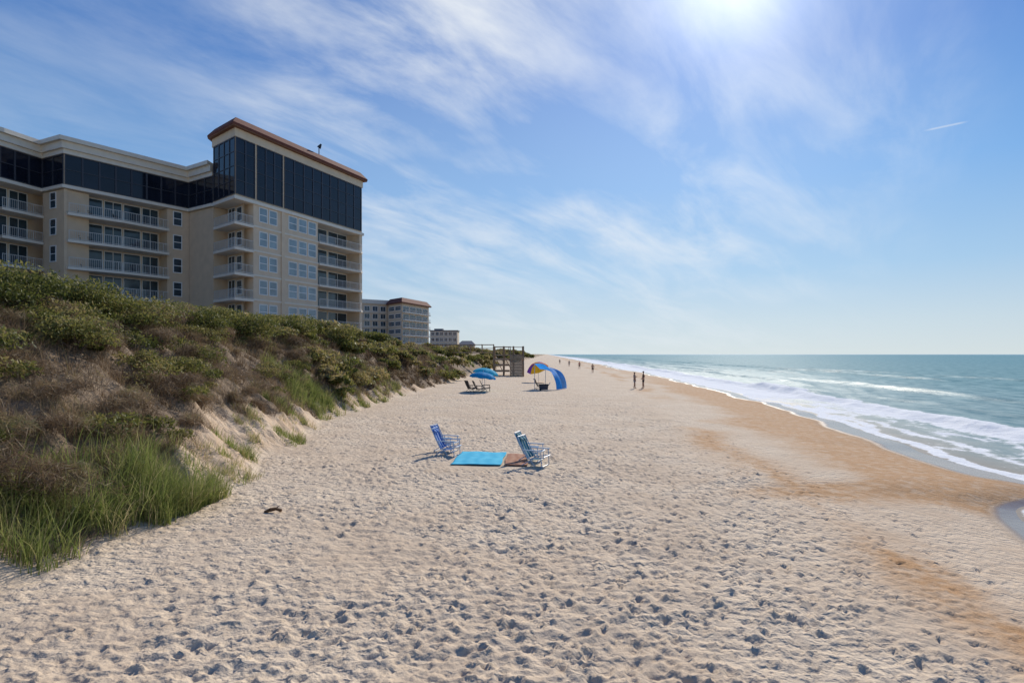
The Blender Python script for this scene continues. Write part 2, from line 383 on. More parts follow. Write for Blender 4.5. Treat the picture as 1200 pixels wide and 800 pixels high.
# sea
rows = [-60,-40,-25,-15,-8,-3,0,2,4,5.5,7]; y = 8.
while y < 160: rows.append(y); y *= 1.010
while y < 40000: rows.append(y); y *= 1.05
Yr2 = np.array(rows)
oc = list(np.arange(-6, 60, .25)); a = 60.
while a < 40000: oc.append(a); a *= 1.09
O = np.array(oc)[None,:]; Y2 = np.repeat(Yr2[:,None], O.shape[1], 1); X2 = wat(Yr2)[:,None]+O
O = O+0*Y2
ocr = np.interp(Y2, [0,18,30,51,80,150,400], [9.,8.5,7.5,6.,5.,6,9])+1.2*fbm(Y2*.05, O*.03, 3)+.8*fbm(Y2*.25, O*.1, 3)
def bump_(c, h, f, bk): return h*np.where(O > c, np.exp(-((O-c)/bk)**2), np.exp(-((O-c)/f)**2))
amp_b = .5+.5*sstep(-.3,.3,fbm(Y2*.045+3, 1+0*Y2, 2))
lace = fbm(O*1.1+2*fbm(O*.3,Y2*.3,2), Y2*.5, 5)
lace2 = fbm(O*.4+2*fbm(O*.2+8,Y2*.12,2), Y2*.12, 4)
Z2 = bump_(ocr, .6, .8, 2.2)*amp_b*(1+.35*lace)
lines = [(14,.28),(21,.34),(30,.32),(42,.36),(52,.3)]
for i, (o0, h) in enumerate(lines):
    c = o0+2.5*fbm(Y2*.03+7*i, i+0*Y2, 3)
    am = sstep(-.35,.3,fbm(Y2*.03+9*i, 3*i+.5+0*Y2, 2))
    Z2 += bump_(c, h, .9, 2.4)*am
Z2 += .12*fbm(O*.45, Y2*.18, 3)*sstep(2,10,O)
Z2 *= sstep(.2, 2.2, O)
far = sstep(30, 70, Y2)
foam = np.exp(-((O-ocr+.6-.6*lace)/1.1)**2)*(.7+.6*amp_b)*1.25
inside = sstep(.2,1.0,O)*(1-sstep(-.3,.5,O-ocr))
foam = np.maximum(foam, inside*(.30+.36*far+1.0*lace*(.8+.2*far)+.5*lace2+.15*amp_b))
edge = .7*fbm(Y2*.3, 0*Y2, 4)+.35
foam = np.maximum(foam, np.exp(-((O-edge)/.34)**2)*(.7+.45*sstep(17,20,Y2)))
foam = np.maximum(foam, np.exp(-((O-edge-1.8-.9*fbm(Y2*.2+4,0*Y2,3))/.45)**2)*(.65+.3*lace))
foam = np.maximum(foam, np.exp(-((O-edge-3.6-1.2*fbm(Y2*.15+14,0*Y2,3))/.55)**2)*(.6+.4*lace2))
foam = np.maximum(foam, sstep(.2,1,far)*sstep(.1,.6,O)*(1-sstep(4.,6.,O+1.5*lace))*(.8+.5*lace))
foam = foam*(.75+.25*sstep(15.,17.5,Y2))
c2 = 14+2.5*fbm(Y2*.03, 0*Y2, 3)
foam = np.maximum(foam, sstep(80,140,Y2)*np.exp(-((O-11-3*lace)/1.4)**2)*.5)
foam = np.maximum(foam, np.exp(-((O-c2+.3)/.35)**2)*sstep(.15,.5,fbm(Y2*.06+1, .5+0*Y2, 2))*.65)
foam = np.clip(foam*sstep(-.3,.1,O), 0, 1)
depth_haze = np.interp(O, [-5,.5,3,9,40,200,2000,15000], [0,.02,.10,.25,.45,.62,.78,1])
depth_haze = np.maximum(depth_haze*(.25+.75*sstep(15,18,Y2+.4*O)), np.interp(Y2, [300,1500,12000], [0,.72,1])*(O>20))  # far water is pushed towards the painted haze end of the ramp
col = np.stack([foam, depth_haze, far, np.ones_like(far)], -1)
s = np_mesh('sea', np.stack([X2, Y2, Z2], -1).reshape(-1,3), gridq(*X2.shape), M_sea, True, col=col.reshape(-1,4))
tag(s, kind='structure', label='green blue sea with white breaking waves along the shore', cat='sea')

# ------------------------------------------------------------------ vegetation
def blades(P, L, W, bend, az, segs):
    n = len(P); t = np.linspace(0, 1, segs+1)[None,:,None]
    d = np.stack([np.cos(az), np.sin(az), 0*az], -1)[:,None,:]
    up = np.array([0,0,1.])[None,None,:]
    L = L[:,None,None]; B = bend[:,None,None]
    c = P[:,None,:]+up*L*(t-.45*B*t**2.2)+d*L*B*(.25*t+.6*t**2)
    wa = az+np.pi/2+rng.normal(0,.5,n); wd = np.stack([np.cos(wa), np.sin(wa), 0*wa], -1)[:,None,:]
    w = W[:,None,None]*(1-t**1.5*.93)*.5
    V = np.stack([c-wd*w, c+wd*w], 2)
    k = np.arange(segs)*2; q = np.stack([k, k+1, k+3, k+2], -1)
    Q = (np.arange(n)*(segs+1)*2)[:,None,None]+q[None]
    return V.reshape(-1,3), Q.reshape(-1,4), (segs+1)*2
def leaves(C, size, tint, ratio=.42):
    n = len(C)
    a = rng.normal(size=(n,3)); a /= np.linalg.norm(a,axis=1)[:,None]
    b = np.cross(a, rng.normal(size=(n,3))); b /= np.linalg.norm(b,axis=1)[:,None]
    s = size[:,None]
    V = np.stack([C-a*s, C+b*s*ratio, C+a*s, C-b*s*ratio], 1).reshape(-1,3)
    Q = np.arange(n*4).reshape(-1,4)
    return V, Q, np.repeat(tint, 4)
def clump(cx, cy, cz, r, h, n, size, lobes=7, base=.4):
    k = lobes; th = rng.random(k)*2*np.pi; rr = r*.62*np.sqrt(rng.random(k))
    lx = cx+rr*np.cos(th); ly = cy+rr*np.sin(th); lz = cz+h*(.2+.5*rng.random(k)); lr = r*(.28+.26*rng.random(k))
    i = rng.integers(0, k, n); d = rng.normal(size=(n,3)); d /= np.linalg.norm(d,axis=1)[:,None]
    d[:,2] = np.where(d[:,2] < -.3, -d[:,2], d[:,2])
    q = lr[i]*(.6+.55*rng.random(n)**.8)
    C = np.stack([lx[i]+d[:,0]*q, ly[i]+d[:,1]*q, lz[i]+d[:,2]*q*(h/r)*.75], -1)
    lob = rng.random(k)*.4-.18
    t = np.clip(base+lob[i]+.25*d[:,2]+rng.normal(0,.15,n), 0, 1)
    return C, size*(.6+.8*rng.random(n)), t
class Stuff:
    def __init__(s): s.V=[]; s.Q=[]; s.T=[]; s.n=0
    def add(s, V, Q, T): s.V.append(V); s.Q.append(Q+s.n); s.T.append(T); s.n += len(V)
    def build(s, name, mat, label, cat, parent=None, kind='stuff'):
        o = np_mesh(name, np.concatenate(s.V), np.concatenate(s.Q), mat, False, {'tint': np.concatenate(s.T)}, parent=parent)
        if parent is None: tag(o, label, cat, kind=kind)
        return o
# foreground beach grass
st = Stuff()
def grass_patch(cx, cy, rx, ry, n, l0, l1, wd, tb=.42, segs=4, dmax=99):
    k = max(6, n//26); ox = rng.normal(0,.55,k)*rx; oy = rng.normal(0,.55,k)*ry
    i = rng.integers(0,k,n); X = cx+ox[i]+rng.normal(0,.08,n); Y = cy+oy[i]+rng.normal(0,.08,n)
    dd = toe(Y)-X; keep = (dd > -.15) & (dd < dmax); X = X[keep]; Y = Y[keep]; i = i[keep]; n = len(X)
    if n == 0: return
    P = np.stack([X, Y, ground(X,Y)-.03], -1)
    kk = rng.random(k)[i]; L = rng.uniform(l0, l1, n)*(.6+.55*kk); dry = rng.random(k)[i]
    V, Q, m = blades(P, L, wd*rng.uniform(.6,1.2,n), np.clip(rng.normal(.65,.3,n),.05,1.3), rng.normal(.2,1.7,n), segs)
    T = np.clip(tb+rng.normal(0,.18,n)+.3*(dry>.72), 0, 1); st.add(V, Q, np.repeat(T, m))
for (cx, cy, rx, ry, n, l0, l1) in [(-7.8,10.,.9,1.2,1600,.55,1.15),(-7.0,11.6,.8,.9,1900,.6,1.2),(-7.6,12.3,.7,.9,1200,.6,1.2),(-6.6,12.7,.55,.7,1400,.55,1.1),
        (-8.4,9.,.8,.8,800,.5,1.05),(-7.6,8.8,.6,.7,260,.3,.7),(-9.2,11.,.8,1.,700,.5,1.),(-6.5,13.2,.4,.5,500,.5,.9)]:
    grass_patch(cx, cy, rx, ry, n, l0, l1, .015, .44, dmax=1.9)
for (px, Y, dx, r, n, l0, l1) in [(345,29,0,1.15,2600,.5,1.05),(372,31,0,.8,1500,.5,.9),(318,24,0,.6,600,.3,.6),(340,21.5,0,.5,420,.2,.4),(430,44,0,1.2,1100,.4,.8),(455,47,0,.9,700,.3,.7),
        (425,36,0,.6,300,.2,.5),(460,40,0,.5,250,.2,.4),(275,17,0,.5,350,.3,.6),(400,33,0,.6,300,.2,.45),(505,75,0,2,900,.5,.9),(530,100,0,2.5,900,.5,1)]:
    x = PX(px, Y); x = min(x, float(toe(Y))-.3); grass_patch(x, Y, r, r, n, l0, l1, .022*max(1,Y/30), .42, 3)
for k in range(60):            # stray tufts and dry stems scattered on the eroded bank
    Y = 13.5+34*rng.random(); d = .1+1.5*rng.random()
    grass_patch(float(toe(Y))-d, Y, .3, .3, int(40+90*rng.random()), .15, .5, .016*max(1,Y/24), rng.uniform(.35,.85), 3)
st.build('beach_grass', M_grass, 'light green beach grass growing in clumps at the foot of the dune', 'grass')
# dry brush: tussocks that fan out, loose stems, and balls of tangled twigs
st = Stuff()
nt_ = 8500
Yc = 7+75*rng.random(nt_)**1.9; dc = rng.uniform(0, 11, nt_); nz = fbm((toe(Yc)-dc)*.6, Yc*.6, 3)
keep = (dc > dveg(Yc)-.1-nz*1.3); Yc = Yc[keep]; dc = dc[keep]; nz = nz[keep]; k = len(Yc)
i = np.repeat(np.arange(k), 26); n = len(i)
az = rng.uniform(0, 6.28, n); rr = rng.random(n)*.16
Y = Yc[i]+np.sin(az)*rr; X = toe(Yc)[i]-dc[i]+np.cos(az)*rr
P = np.stack([X, Y, ground(X,Y)-.05], -1); sc = np.clip(Y/22, .8, 3)
hgt = ((.4+.55*rng.random(k)+.4*np.clip(nz,-.5,.6))*np.clip(.4+dc*.3,.35,1))[i]
V, Q, m = blades(P, hgt*rng.uniform(.5,1.15,n), .011*sc*rng.uniform(.5,1.3,n), np.clip(rng.normal(.85,.35,n),.05,1.5), az+rng.normal(0,.5,n), 3)
T = np.clip(.46+.6*(rng.random(k)-.5)[i]+.4*fbm(X*.4+3, Y*.4, 3)+rng.normal(0,.12,n), 0, 1); st.add(V, Q, np.repeat(T, m))
for i in range(260):
    Y = 8.5+45*rng.random()**1.4; d = rng.uniform(float(dveg(Y))+.5, 8.5)
    X = float(toe(Y))-d; r = rng.uniform(.35,1.0)
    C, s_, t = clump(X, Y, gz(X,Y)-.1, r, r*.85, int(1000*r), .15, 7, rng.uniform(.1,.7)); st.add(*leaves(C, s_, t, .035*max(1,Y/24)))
st.build('dry_brush', M_brush, 'tangled brown dry grass and twigs covering the dune slope', 'brush')
# scrub mass
st = Stuff()
for i in range(290):
    Y = 9+32*rng.random(); d = 1.5+10.9*rng.random()**.75
    X = float(toe(Y))-d; r = rng.uniform(.35,1.1)
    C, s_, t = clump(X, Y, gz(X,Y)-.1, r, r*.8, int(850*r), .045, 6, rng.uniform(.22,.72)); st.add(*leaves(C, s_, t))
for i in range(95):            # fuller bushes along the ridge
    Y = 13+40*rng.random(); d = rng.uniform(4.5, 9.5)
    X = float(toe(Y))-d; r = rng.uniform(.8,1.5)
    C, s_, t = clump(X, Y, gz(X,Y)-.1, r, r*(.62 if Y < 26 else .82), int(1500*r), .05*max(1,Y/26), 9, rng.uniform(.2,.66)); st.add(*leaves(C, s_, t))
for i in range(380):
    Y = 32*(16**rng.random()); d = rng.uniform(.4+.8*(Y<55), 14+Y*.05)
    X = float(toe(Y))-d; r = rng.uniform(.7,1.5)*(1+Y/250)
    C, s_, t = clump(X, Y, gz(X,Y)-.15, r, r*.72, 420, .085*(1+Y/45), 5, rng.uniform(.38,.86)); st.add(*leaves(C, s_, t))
st.build('dune_scrub', M_leaf, 'low olive green scrub covering the top of the dune into the distance', 'scrub')
# shrubs one can tell apart
def shrub(px, Y, r, h, n, size, label, base, name='shrub', lift=0, trunk=.5):
    X = PX(px, Y); z = gz(X, Y)-.05
    e = empty(name, (X, Y, z), label, 'shrub' if name == 'shrub' else 'tree')
    C, s_, t = clump(0, 0, lift, r, h, n, size, 16, base)
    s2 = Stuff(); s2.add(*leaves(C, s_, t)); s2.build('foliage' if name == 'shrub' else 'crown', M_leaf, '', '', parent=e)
    mb = MB()
    for k in range(6):
        a_ = k*1.05; top = Vector((math.cos(a_)*r*.55, math.sin(a_)*r*.55, lift+h*.5)); mid = Vector((top.x*.35, top.y*.35, max(lift*.8, h*.22)))
        mb.tube((0,0,-.1), mid, .022*r, .016*r, 6); mb.tube(mid, top, .016*r, .006*r, 6)
    mb.build('stem' if name == 'shrub' else 'trunk', M_bark, e)
    return e
shrub(-5, 15.5, 2.0, 1.35, 7000, .05, 'dark evergreen shrub on the dune top at the left edge of the picture', .28)
shrub(66, 18.5, 2.1, 1.25, 7000, .05, 'dense green shrub on the dune under the left wing balconies', .36)
shrub(150, 20.5, 2.2, 1.3, 7500, .05, 'broad yellowish green shrub on the dune below the long balconies', .54)
shrub(216, 25, 2.0, 1.2, 6000, .055, 'dark rounded shrub on the dune below the narrow windows of the wing', .28)
shrub(280, 30, 2.0, 1.35, 5500, .06, 'rounded green shrub on the dune below the corner balconies', .46)
shrub(338, 36, 2.1, 1.5, 5500, .07, 'full green shrub on the dune crest below the tower windows', .38)
shrub(385, 45, 2.1, 1.5, 4500, .085, 'green shrub on the dune crest below the right end of the tower', .54)
shrub(437, 56, 1.9, 1.2, 3200, .10, 'dark shrub on the dune in front of the second apartment block', .36)
shrub(90, 15.0, 1.2, .9, 3200, .045, 'low olive shrub halfway up the brown dune slope above the tall grass', .58)
shrub(215, 19.0, 1.1, .9, 2800, .045, 'bushy olive shrub on the middle of the dune slope above the eroded sand', .48)
shrub(462, 150, 2.6, 3.4, 2600, .22, 'round dark tree standing before the second apartment block', .25, 'tree', 1.2)

# ------------------------------------------------------------------ building kit
def U(p, q):
    d = Vector((q[0]-p[0], q[1]-p[1])); L = d.length; d = d/L
    return d, L
def u_of(P, u, px):
    k = (px-600)/F; return (k*P[1]-P[0])/(u[0]-k*u[1])
def window(root, org, P, u, n, u0, u1, z0, z1, nx, nz, mf, mg, name='window', t=.08, off=0., dep=.06):
    fr = MB(); ub = u0+t; ue = u1-t
    fr.box(P,u,n,u0,u1,off-.03,off+dep,z0,z0+t); fr.box(P,u,n,u0,u1,off-.03,off+dep,z1-t,z1)
    fr.box(P,u,n,u0+.002,ub,off-.025,off+dep-.006,z0+.01,z1-.01); fr.box(P,u,n,ue,u1-.002,off-.025,off+dep-.006,z0+.01,z1-.01)
    for i in range(1,nx):
        c = u0+(u1-u0)*i/nx; fr.box(P,u,n,c-t*.4,c+t*.4,off-.02,off+dep-.012,z0+.02,z1-.02)
    for i in range(1,nz):
        c = z0+(z1-z0)*i/nz; fr.box(P,u,n,u0+.02,u1-.02,off-.022,off+dep-.018,c-t*.4,c+t*.4)
    f = fr.build(name, mf, root, org)
    pn = MB(); pn.box(P,u,n,u0+.03,u1-.03,off-.015,off+.015,z0+.03,z1-.03); pn.build('pane', mg, f, org)
    return f
def railing(mb, p, q, z0, h=1.05, sp=.19):
    u, L = U(p, q); n = Vector((u.y, -u.x))
    mb.box(p,u,n,0,L,-.03,.03,z0+h-.05,z0+h); mb.box(p,u,n,0,L,-.02,.02,z0+.1,z0+.14)
    k = max(2, int(L/sp))
    for i in range(k+1):
        c = min(max(L*i/k,.03),L-.03); w = .02 if i % 8 else .05
        mb.box(p,u,n,c-w*.5,c+w*.5,-.01,.01,z0+.004,z0+h-.02)
def balcony(root, org, poly, z, rail_pts, th=.24, mslab=None, h=1.05):
    sl = MB(); sl.prism(poly, z-th, z); o = sl.build('balcony', mslab or M_cornice, root, org)
    r = MB()
    for a_, b_ in zip(rail_pts[:-1], rail_pts[1:]): railing(r, a_, b_, z, h)
    r.build('railing', M_rail, o, org); return o
def offs(pts, d):
    out = []
    for i, p in enumerate(pts):
        ns = []
        if i > 0: u,_ = U(pts[i-1], p); ns.append(Vector((u.y,-u.x)))
        if i < len(pts)-1: u,_ = U(p, pts[i+1]); ns.append(Vector((u.y,-u.x)))
        if len(ns) == 1: m = ns[0]
        else:
            m = (ns[0]+ns[1]); m = m/max(.35, m.length_squared)*2
        out.append((p[0]+m.x*d, p[1]+m.y*d))
    return out
def at(P, u, n, a_, b_): return (P[0]+u[0]*a_+n[0]*b_, P[1]+u[1]*a_+n[1]*b_)

# ---- main building
org = (-36, 74, 3.0)
B = empty('apartment_building', org, 'large beige beachfront apartment building with dark glass top floors and terracotta tower roof', 'building')
T0 = (-36.,72.); T1 = (-31.6,68.2); T3 = (-22.5,89.5)
uA, LA = U(T1, T3); nA = Vector((uA.y, -uA.x))
T4 = (T3[0]-nA.x*16, T3[1]-nA.y*16)
uB, LB = U(T0, T1); nB = Vector((uB.y, -uB.x))
FL = [22.1-2.9*i for i in range(7)]       # 22.1 ... 4.7
a1 = u_of(T1, uA, 297); a2 = u_of(T1, uA, 372.5); a3 = u_of(T1, uA, 421)
core = [at(T0,uB,nB,.2,-1.6), at(T1,uB,nB,-1.2,-1.6), at(T1,uA,nA,2.6,-2.2), at(T3,uA,nA,-.1,-2.2), T4]
w = MB(); w.prism(core, 2.5, 22.0)
w.build('wall', M_stucco, B, org)
w = MB(); w.box(T1,uA,nA,a1,a2,-3.,0,2.5,21.9); w.build('wall', M_stucco2, B, org)
w = MB(); w.box(T1,uA,nA,a3,LA,-3.,.05,2.5,21.95); w.build('wall', M_stucco2, B, org)
w = MB()
w.prism([at(T0,uB,nB,0,.25), (T1[0]+(nA.x+nB.x)*.25, T1[1]+(nA.y+nB.y)*.25), at(T3,uA,nA,.2,.25), at(T3,uA,nA,.2,-15), at(T0,uB,nB,0,-3)], 21.75, 22.12)
w.build('belt_course', M_cornice, B, org)
for z in FL[1:6]:
    w = MB(); w.box(T1,uA,nA,a1-.02,a2+.02,-.1,.09,z-.14,z+.06); w.build('belt_course', M_cornice, B, org)
def wcol(pa, pb, n_):
    x0 = u_of(T1,uA,pa); x1 = u_of(T1,uA,pb)
    for z in FL[1:6]:
        for i in range(n_):
            s0 = x0+(x1-x0)*i/n_+.12; s1 = x0+(x1-x0)*(i+1)/n_-.12
            window(B, org, T1, uA, nA, s0, s1, z+.6, z+2.4, 1, 2, M_white, M_glass, t=.1)
wcol(302.5, 325.5, 2); wcol(337, 371, 3)
w = MB()
for px in (331,):
    c = u_of(T1,uA,px); w.box(T1,uA,nA,c-.25,c+.25,-.1,.14,4,21.74)
w.build('pilaster', M_stucco2, B, org)
for z in FL[1:6]:
    poly = [at(T1,uA,nA,a2+.02,-2.4), at(T1,uA,nA,a2+.02,.3), at(T1,uA,nA,a3-.3,.6), at(T1,uA,nA,a3+.4,.3), at(T1,uA,nA,a3+.4,-2.4)]
    balcony(B, org, poly, z, [at(T1,uA,nA,a2+.1,.2), at(T1,uA,nA,a3-.35,.5), at(T1,uA,nA,a3+.3,.2)])
    m_ = (a2+a3)/2
    window(B,org,T1,uA,nA,a2+.3,m_-.1,z+.05,z+2.5,2,1,M_white,M_door,'sliding_door',off=-2.2)
    window(B,org,T1,uA,nA,m_+.1,a3-.2,z+.05,z+2.5,2,1,M_white,M_door,'sliding_door',off=-2.2)
for z in FL[1:6]:
    poly = [at(T0,uB,nB,.3,-2.), at(T0,uB,nB,.3,.15), (T1[0]+(nA.x*.1+nB.x*.15), T1[1]+(nA.y*.1+nB.y*.15)), at(T1,uA,nA,a1-.02,.1), at(T1,uA,nA,a1-.02,-2.6)]
    balcony(B, org, poly, z, [at(T0,uB,nB,.4,.1), (T1[0]+(nA.x*.05+nB.x*.1), T1[1]+(nA.y*.05+nB.y*.1)), at(T1,uA,nA,a1-.1,.05)], .3)
    window(B,org,T0,uB,nB,.5,2.3,z+.05,z+2.45,2,1,M_white,M_door,'sliding_door',off=-1.6)
    window(B,org,T0,uB,nB,2.7,4.1,z+.6,z+2.3,1,2,M_white,M_door,off=-1.6)
w = MB(); w.prism([T0,T1,T3,T4], 22.12, 28.9); w.build('penthouse_wall', M_stucco, B, org)
w = MB(); w.prism([at(T0,uB,nB,-.1,.12), (T1[0]+(nA.x+nB.x)*.12, T1[1]+(nA.y+nB.y)*.12), at(T3,uA,nA,.1,.12), T4], 28.9, 29.85); w.build('frieze', M_stucco2, B, org)
def bays(P,u,n,x0,x1,z0,z1,k,nz):
    for i in range(k):
        window(B,org,P,u,n,x0+(x1-x0)*i/k,x0+(x1-x0)*(i+1)/k,z0,z1,1,nz,M_dframe,M_dglass,t=.09,dep=.09)
bays(T0,uB,nB,.15,LB-.04,22.35,28.85,4,4)
bays(T1,uA,nA,.04,a1+.2,22.35,28.85,2,4)
bays(T1,uA,nA,a1+.5,u_of(T1,uA,331),22.35,28.85,3,4)
bays(T1,uA,nA,u_of(T1,uA,333),LA-.15,22.35,28.85,9,4)
def roof(root, org, quad, z, over, rise, inset, mtile, msoff):
    def off_closed(d):
        out = []
        m = len(quad)
        for i in range(m):
            u1_,_ = U(quad[i-1], quad[i]); u2_,_ = U(quad[i], quad[(i+1)%m])
            s_ = Vector((u1_.y,-u1_.x))+Vector((u2_.y,-u2_.x)); s_ = s_/s_.length_squared*2
            out.append((quad[i][0]+s_.x*d, quad[i][1]+s_.y*d))
        return out
    so = MB(); so.prism(off_closed(over), z, z+.15); so.build('eave', msoff, root, org)
    lo = off_closed(over+.05); hi = off_closed(over-inset)
    t = MB(); m = len(quad)
    vs = [(p[0],p[1],z+.153) for p in lo]+[(p[0],p[1],z+.4) for p in lo]+[(p[0],p[1],z+rise) for p in hi]
    t.add(vs, [(i,(i+1)%m,m+(i+1)%m,m+i) for i in range(m)]+[(m+i,m+(i+1)%m,2*m+(i+1)%m,2*m+i) for i in range(m)]+[tuple(range(2*m,3*m)), tuple(range(m-1,-1,-1))])
    return t.build('roof', mtile, root, org)
rr = roof(B, org, [T0,T1,T3,T4], 29.85, .55, 1.3, .7, M_tile, M_soffit)
w = MB(); vx, vy = at(T1,uA,nA,14.2,-.3)
w.tube((vx,vy,31.),(vx,vy,32.2),.06); w.tube((vx,vy,32.1),(vx+.3,vy,32.6),.3,.1); w.build('roof_vent', M_dark, rr, org)
# ---- wing
W = [(-58.,48.),(-52.8,61.5),(-51.7,65.8),(-48.,64.),(-40.5,74.9),(-36.,72.)]
Wi = offs(W, -1.9)
back = [(-36.,88.),(-70.,80.),(-75.,50.)]
w = MB(); w.prism(Wi+[(-36.2,86.)]+[(-69.,79.),(-74.,50.)], 2.5, 22.0); w.build('wall', M_stucco, B, org)
w = MB(); w.prism(W+[(-36.2,87.)]+back[1:], 22.13, 25.5); w.build('penthouse_wall', M_stucco, B, org)
cor = MB()
for (d0, z0, z1) in ((.15,25.5,26.0),(.4,26.0,26.75),(.75,26.75,27.2)):
    cor.prism(offs(W, d0)+[(-36.3,87.5+d0)]+back[1:], z0, z1)
cor.build('cornice', M_cornice, B, org)
bl = MB(); bl.prism(offs(W,.3)+[(-36.3,87.2)]+back[1:], 21.8, 22.14); bl.build('belt_course', M_cornice, B, org)
segs = list(zip(W[:-1], W[1:]))
nb = [8,3,2,8,3]
for (p, q), k in zip(segs, nb):
    u, L = U(p,q); n = Vector((u.y,-u.x)); bays(p,u,n,.05,L-.05,22.25,25.45,k,2)
p, q = segs[3]; u, L = U(p,q); n = Vector((u.y,-u.x)); d1 = u_of(p,u,196)
w = MB(); w.box(p,u,n,d1,L-.01,-2.5,0,2.5,21.74); w.build('wall', M_stucco, B, org)
w = MB(); w.box(p,u,n,0,.3,-2.5,.02,2.5,21.75); w.build('wall', M_stucco, B, org)
def patio_chair():
    e = empty('patio_chair', (0,0,0), 'dark patio chair behind the railing of a left wing balcony', 'chair', 'patio chairs on the left wing balconies')
    s_ = MB(); s_.abox(-.25,.25,-.25,.25,.40,.45); s_.build('seat', M_dark, e)
    s_ = MB(); s_.sheet(lambda a_,b_: (-.25-.12*b_, -.26+.52*a_, .46+.5*b_), 3, 4); s_.build('backrest', M_dark, e)
    for sx_ in (-.23,.23):
        for sy in (-.24,.24):
            l = MB(); l.tube((sx_,sy,0),(sx_,sy,.4),.02); l.build('leg', M_dark, e)
    for sy in (-.28,.28):
        l = MB(); l.abox(-.3,.24,sy-.03,sy+.03,.62,.66); l.build('armrest', M_dark, e)
    return e
pc = patio_chair(); first = True
for z in FL[1:5]:
    poly = [at(p,u,n,.3,-2.3), at(p,u,n,.2,.5), at(p,u,n,d1*.5,1.0), at(p,u,n,d1+.02,.5), at(p,u,n,d1+.02,-2.3)]
    balcony(B,org,poly,z,[at(p,u,n,.3,.4), at(p,u,n,d1*.5,.9), at(p,u,n,d1-.05,.4)],.28)
    nd = 5; xa, xb = .4, d1-.1
    for i in range(nd):
        window(B,org,p,u,n,xa+(xb-xa)*i/nd+.06,xa+(xb-xa)*(i+1)/nd-.06,z+.05,z+2.5,2 if i%2==0 else 1,1,M_white,M_door,'sliding_door',off=-1.9)
    c = u_of(p,u,208); window(B,org,p,u,n,c-.55,c+.55,z+.6,z+2.4,1,2,M_white,M_door,t=.1)
    for xx in (1.5, 2.6, 5.2, 7.2):
        if random.random() < .25: continue
        c_ = pc if first else dup(pc); first = False
        q_ = at(p,u,n,xx,-.5); c_.location = (q_[0], q_[1], z+.002); c_.rotation_euler = (0,0,random.uniform(-2.5,.5))
p, q = segs[4]; u, L = U(p,q); n = Vector((u.y,-u.x))
w = MB(); w.box(p,u,n,.01,L,-2.5,-.01,2.5,21.73); w.build('wall', M_stucco, B, org)
p, q = segs[2]; u, L = U(p,q); n = Vector((u.y,-u.x))
w = MB(); w.box(p,u,n,.0,L-.01,-2.5,-.01,2.5,21.72); w.build('wall', M_stucco, B, org)
for z in FL[1:5]:
    window(B,org,p,u,n,L*.5-.6,L*.5+.6,z+.6,z+2.4,1,2,M_white,M_door,t=.1)
for si in (1,0):
    p, q = segs[si]; u, L = U(p,q); n = Vector((u.y,-u.x))
    for z in FL[1:5]:
        poly = [at(p,u,n,.1,-2.3), at(p,u,n,.1,.3), at(p,u,n,L-.1,.3), at(p,u,n,L-.1,-2.3)]
        balcony(B,org,poly,z-.01*si,[at(p,u,n,.15,.2), at(p,u,n,L-.15,.2)],.28)
        if si == 1:
            window(B,org,p,u,n,.2,2.1,z+.05,z+2.5,2,1,M_white,M_door,'sliding_door',off=-1.9)
            window(B,org,p,u,n,2.25,4.2,z+.05,z+2.5,2,1,M_white,M_door,'sliding_door',off=-1.9)

# ---- second block
org2 = (-48, 232, 3.)
B2 = empty('apartment_building', org2, 'distant beige apartment block with red roof beyond the large building', 'building')
def pt(px, Y): return (PX(px,Y), Y)
q0, q1, q2 = pt(455,233), pt(471,224), pt(502.5,246); u2, L2 = U(q1,q2); n2 = Vector((u2.y,-u2.x)); q3 = (q2[0]-n2.x*16, q2[1]-n2.y*16)
w = MB(); w.prism([q0,q1,q2,q3], 2, 23.2); w.build('wall', M_stucco, B2, org2)
roof(B2, org2, [q0,q1,q2,q3], 23.2, .8, 2.2, 1.4, M_tile, M_soffit)
u3, L3 = U(q0,q1); n3 = Vector((u3.y,-u3.x))
for i in range(6):
    z = 19.9-2.9*i
    balcony(B2,org2,[at(q1,u2,n2,.4,-.3),at(q1,u2,n2,.4,1.1),at(q1,u2,n2,L2-.4,1.1),at(q1,u2,n2,L2-.4,-.3)],z,[at(q1,u2,n2,.5,1.),at(q1,u2,n2,L2-.5,1.)],.3)
    for k in range(4):
        s0 = .8+k*(L2-1.2)/4; window(B2,org2,q1,u2,n2,s0,s0+(L2-1.2)/4-.7,z+.05,z+2.3,2,1,M_white,M_door,'sliding_door',t=.12)
    for k in range(2):
        s0 = .6+k*(L3-.6)/2; window(B2,org2,q0,u3,n3,s0,s0+(L3-1.2)/2-.5,z+.7,z+2.3,1,2,M_white,M_door,t=.12)
v0, v1 = pt(405,226), pt(455.5,236); u4, L4 = U(v0,v1); n4 = Vector((u4.y,-u4.x))
w = MB(); w.prism([v0,v1,(v1[0]-4,v1[1]+12),(v0[0]-4,v0[1]+12)], 2, 23.6); w.build('wall', M_stucco2, B2, org2)
w = MB(); w.prism([at(v0,u4,n4,0,.5),at(v1,u4,n4,0,.5),(v1[0]-4,v1[1]+12),(v0[0]-4,v0[1]+12)], 23.6, 25.2); w.build('cornice', M_cornice, B2, org2)
for i in range(6):
    z = 20.3-2.9*i
    for k in range(5):
        s0 = .8+k*(L4-1.)/5; window(B2,org2,v0,u4,n4,s0,s0+(L4-1.)/5-1.1,z+.4,z+2.4,2,1,M_white,M_door,t=.12)
    w = MB(); w.box(v0,u4,n4,.1,L4-.1,-.1,.5,z-.25,z); w.build('belt_course', M_cornice, B2, org2)
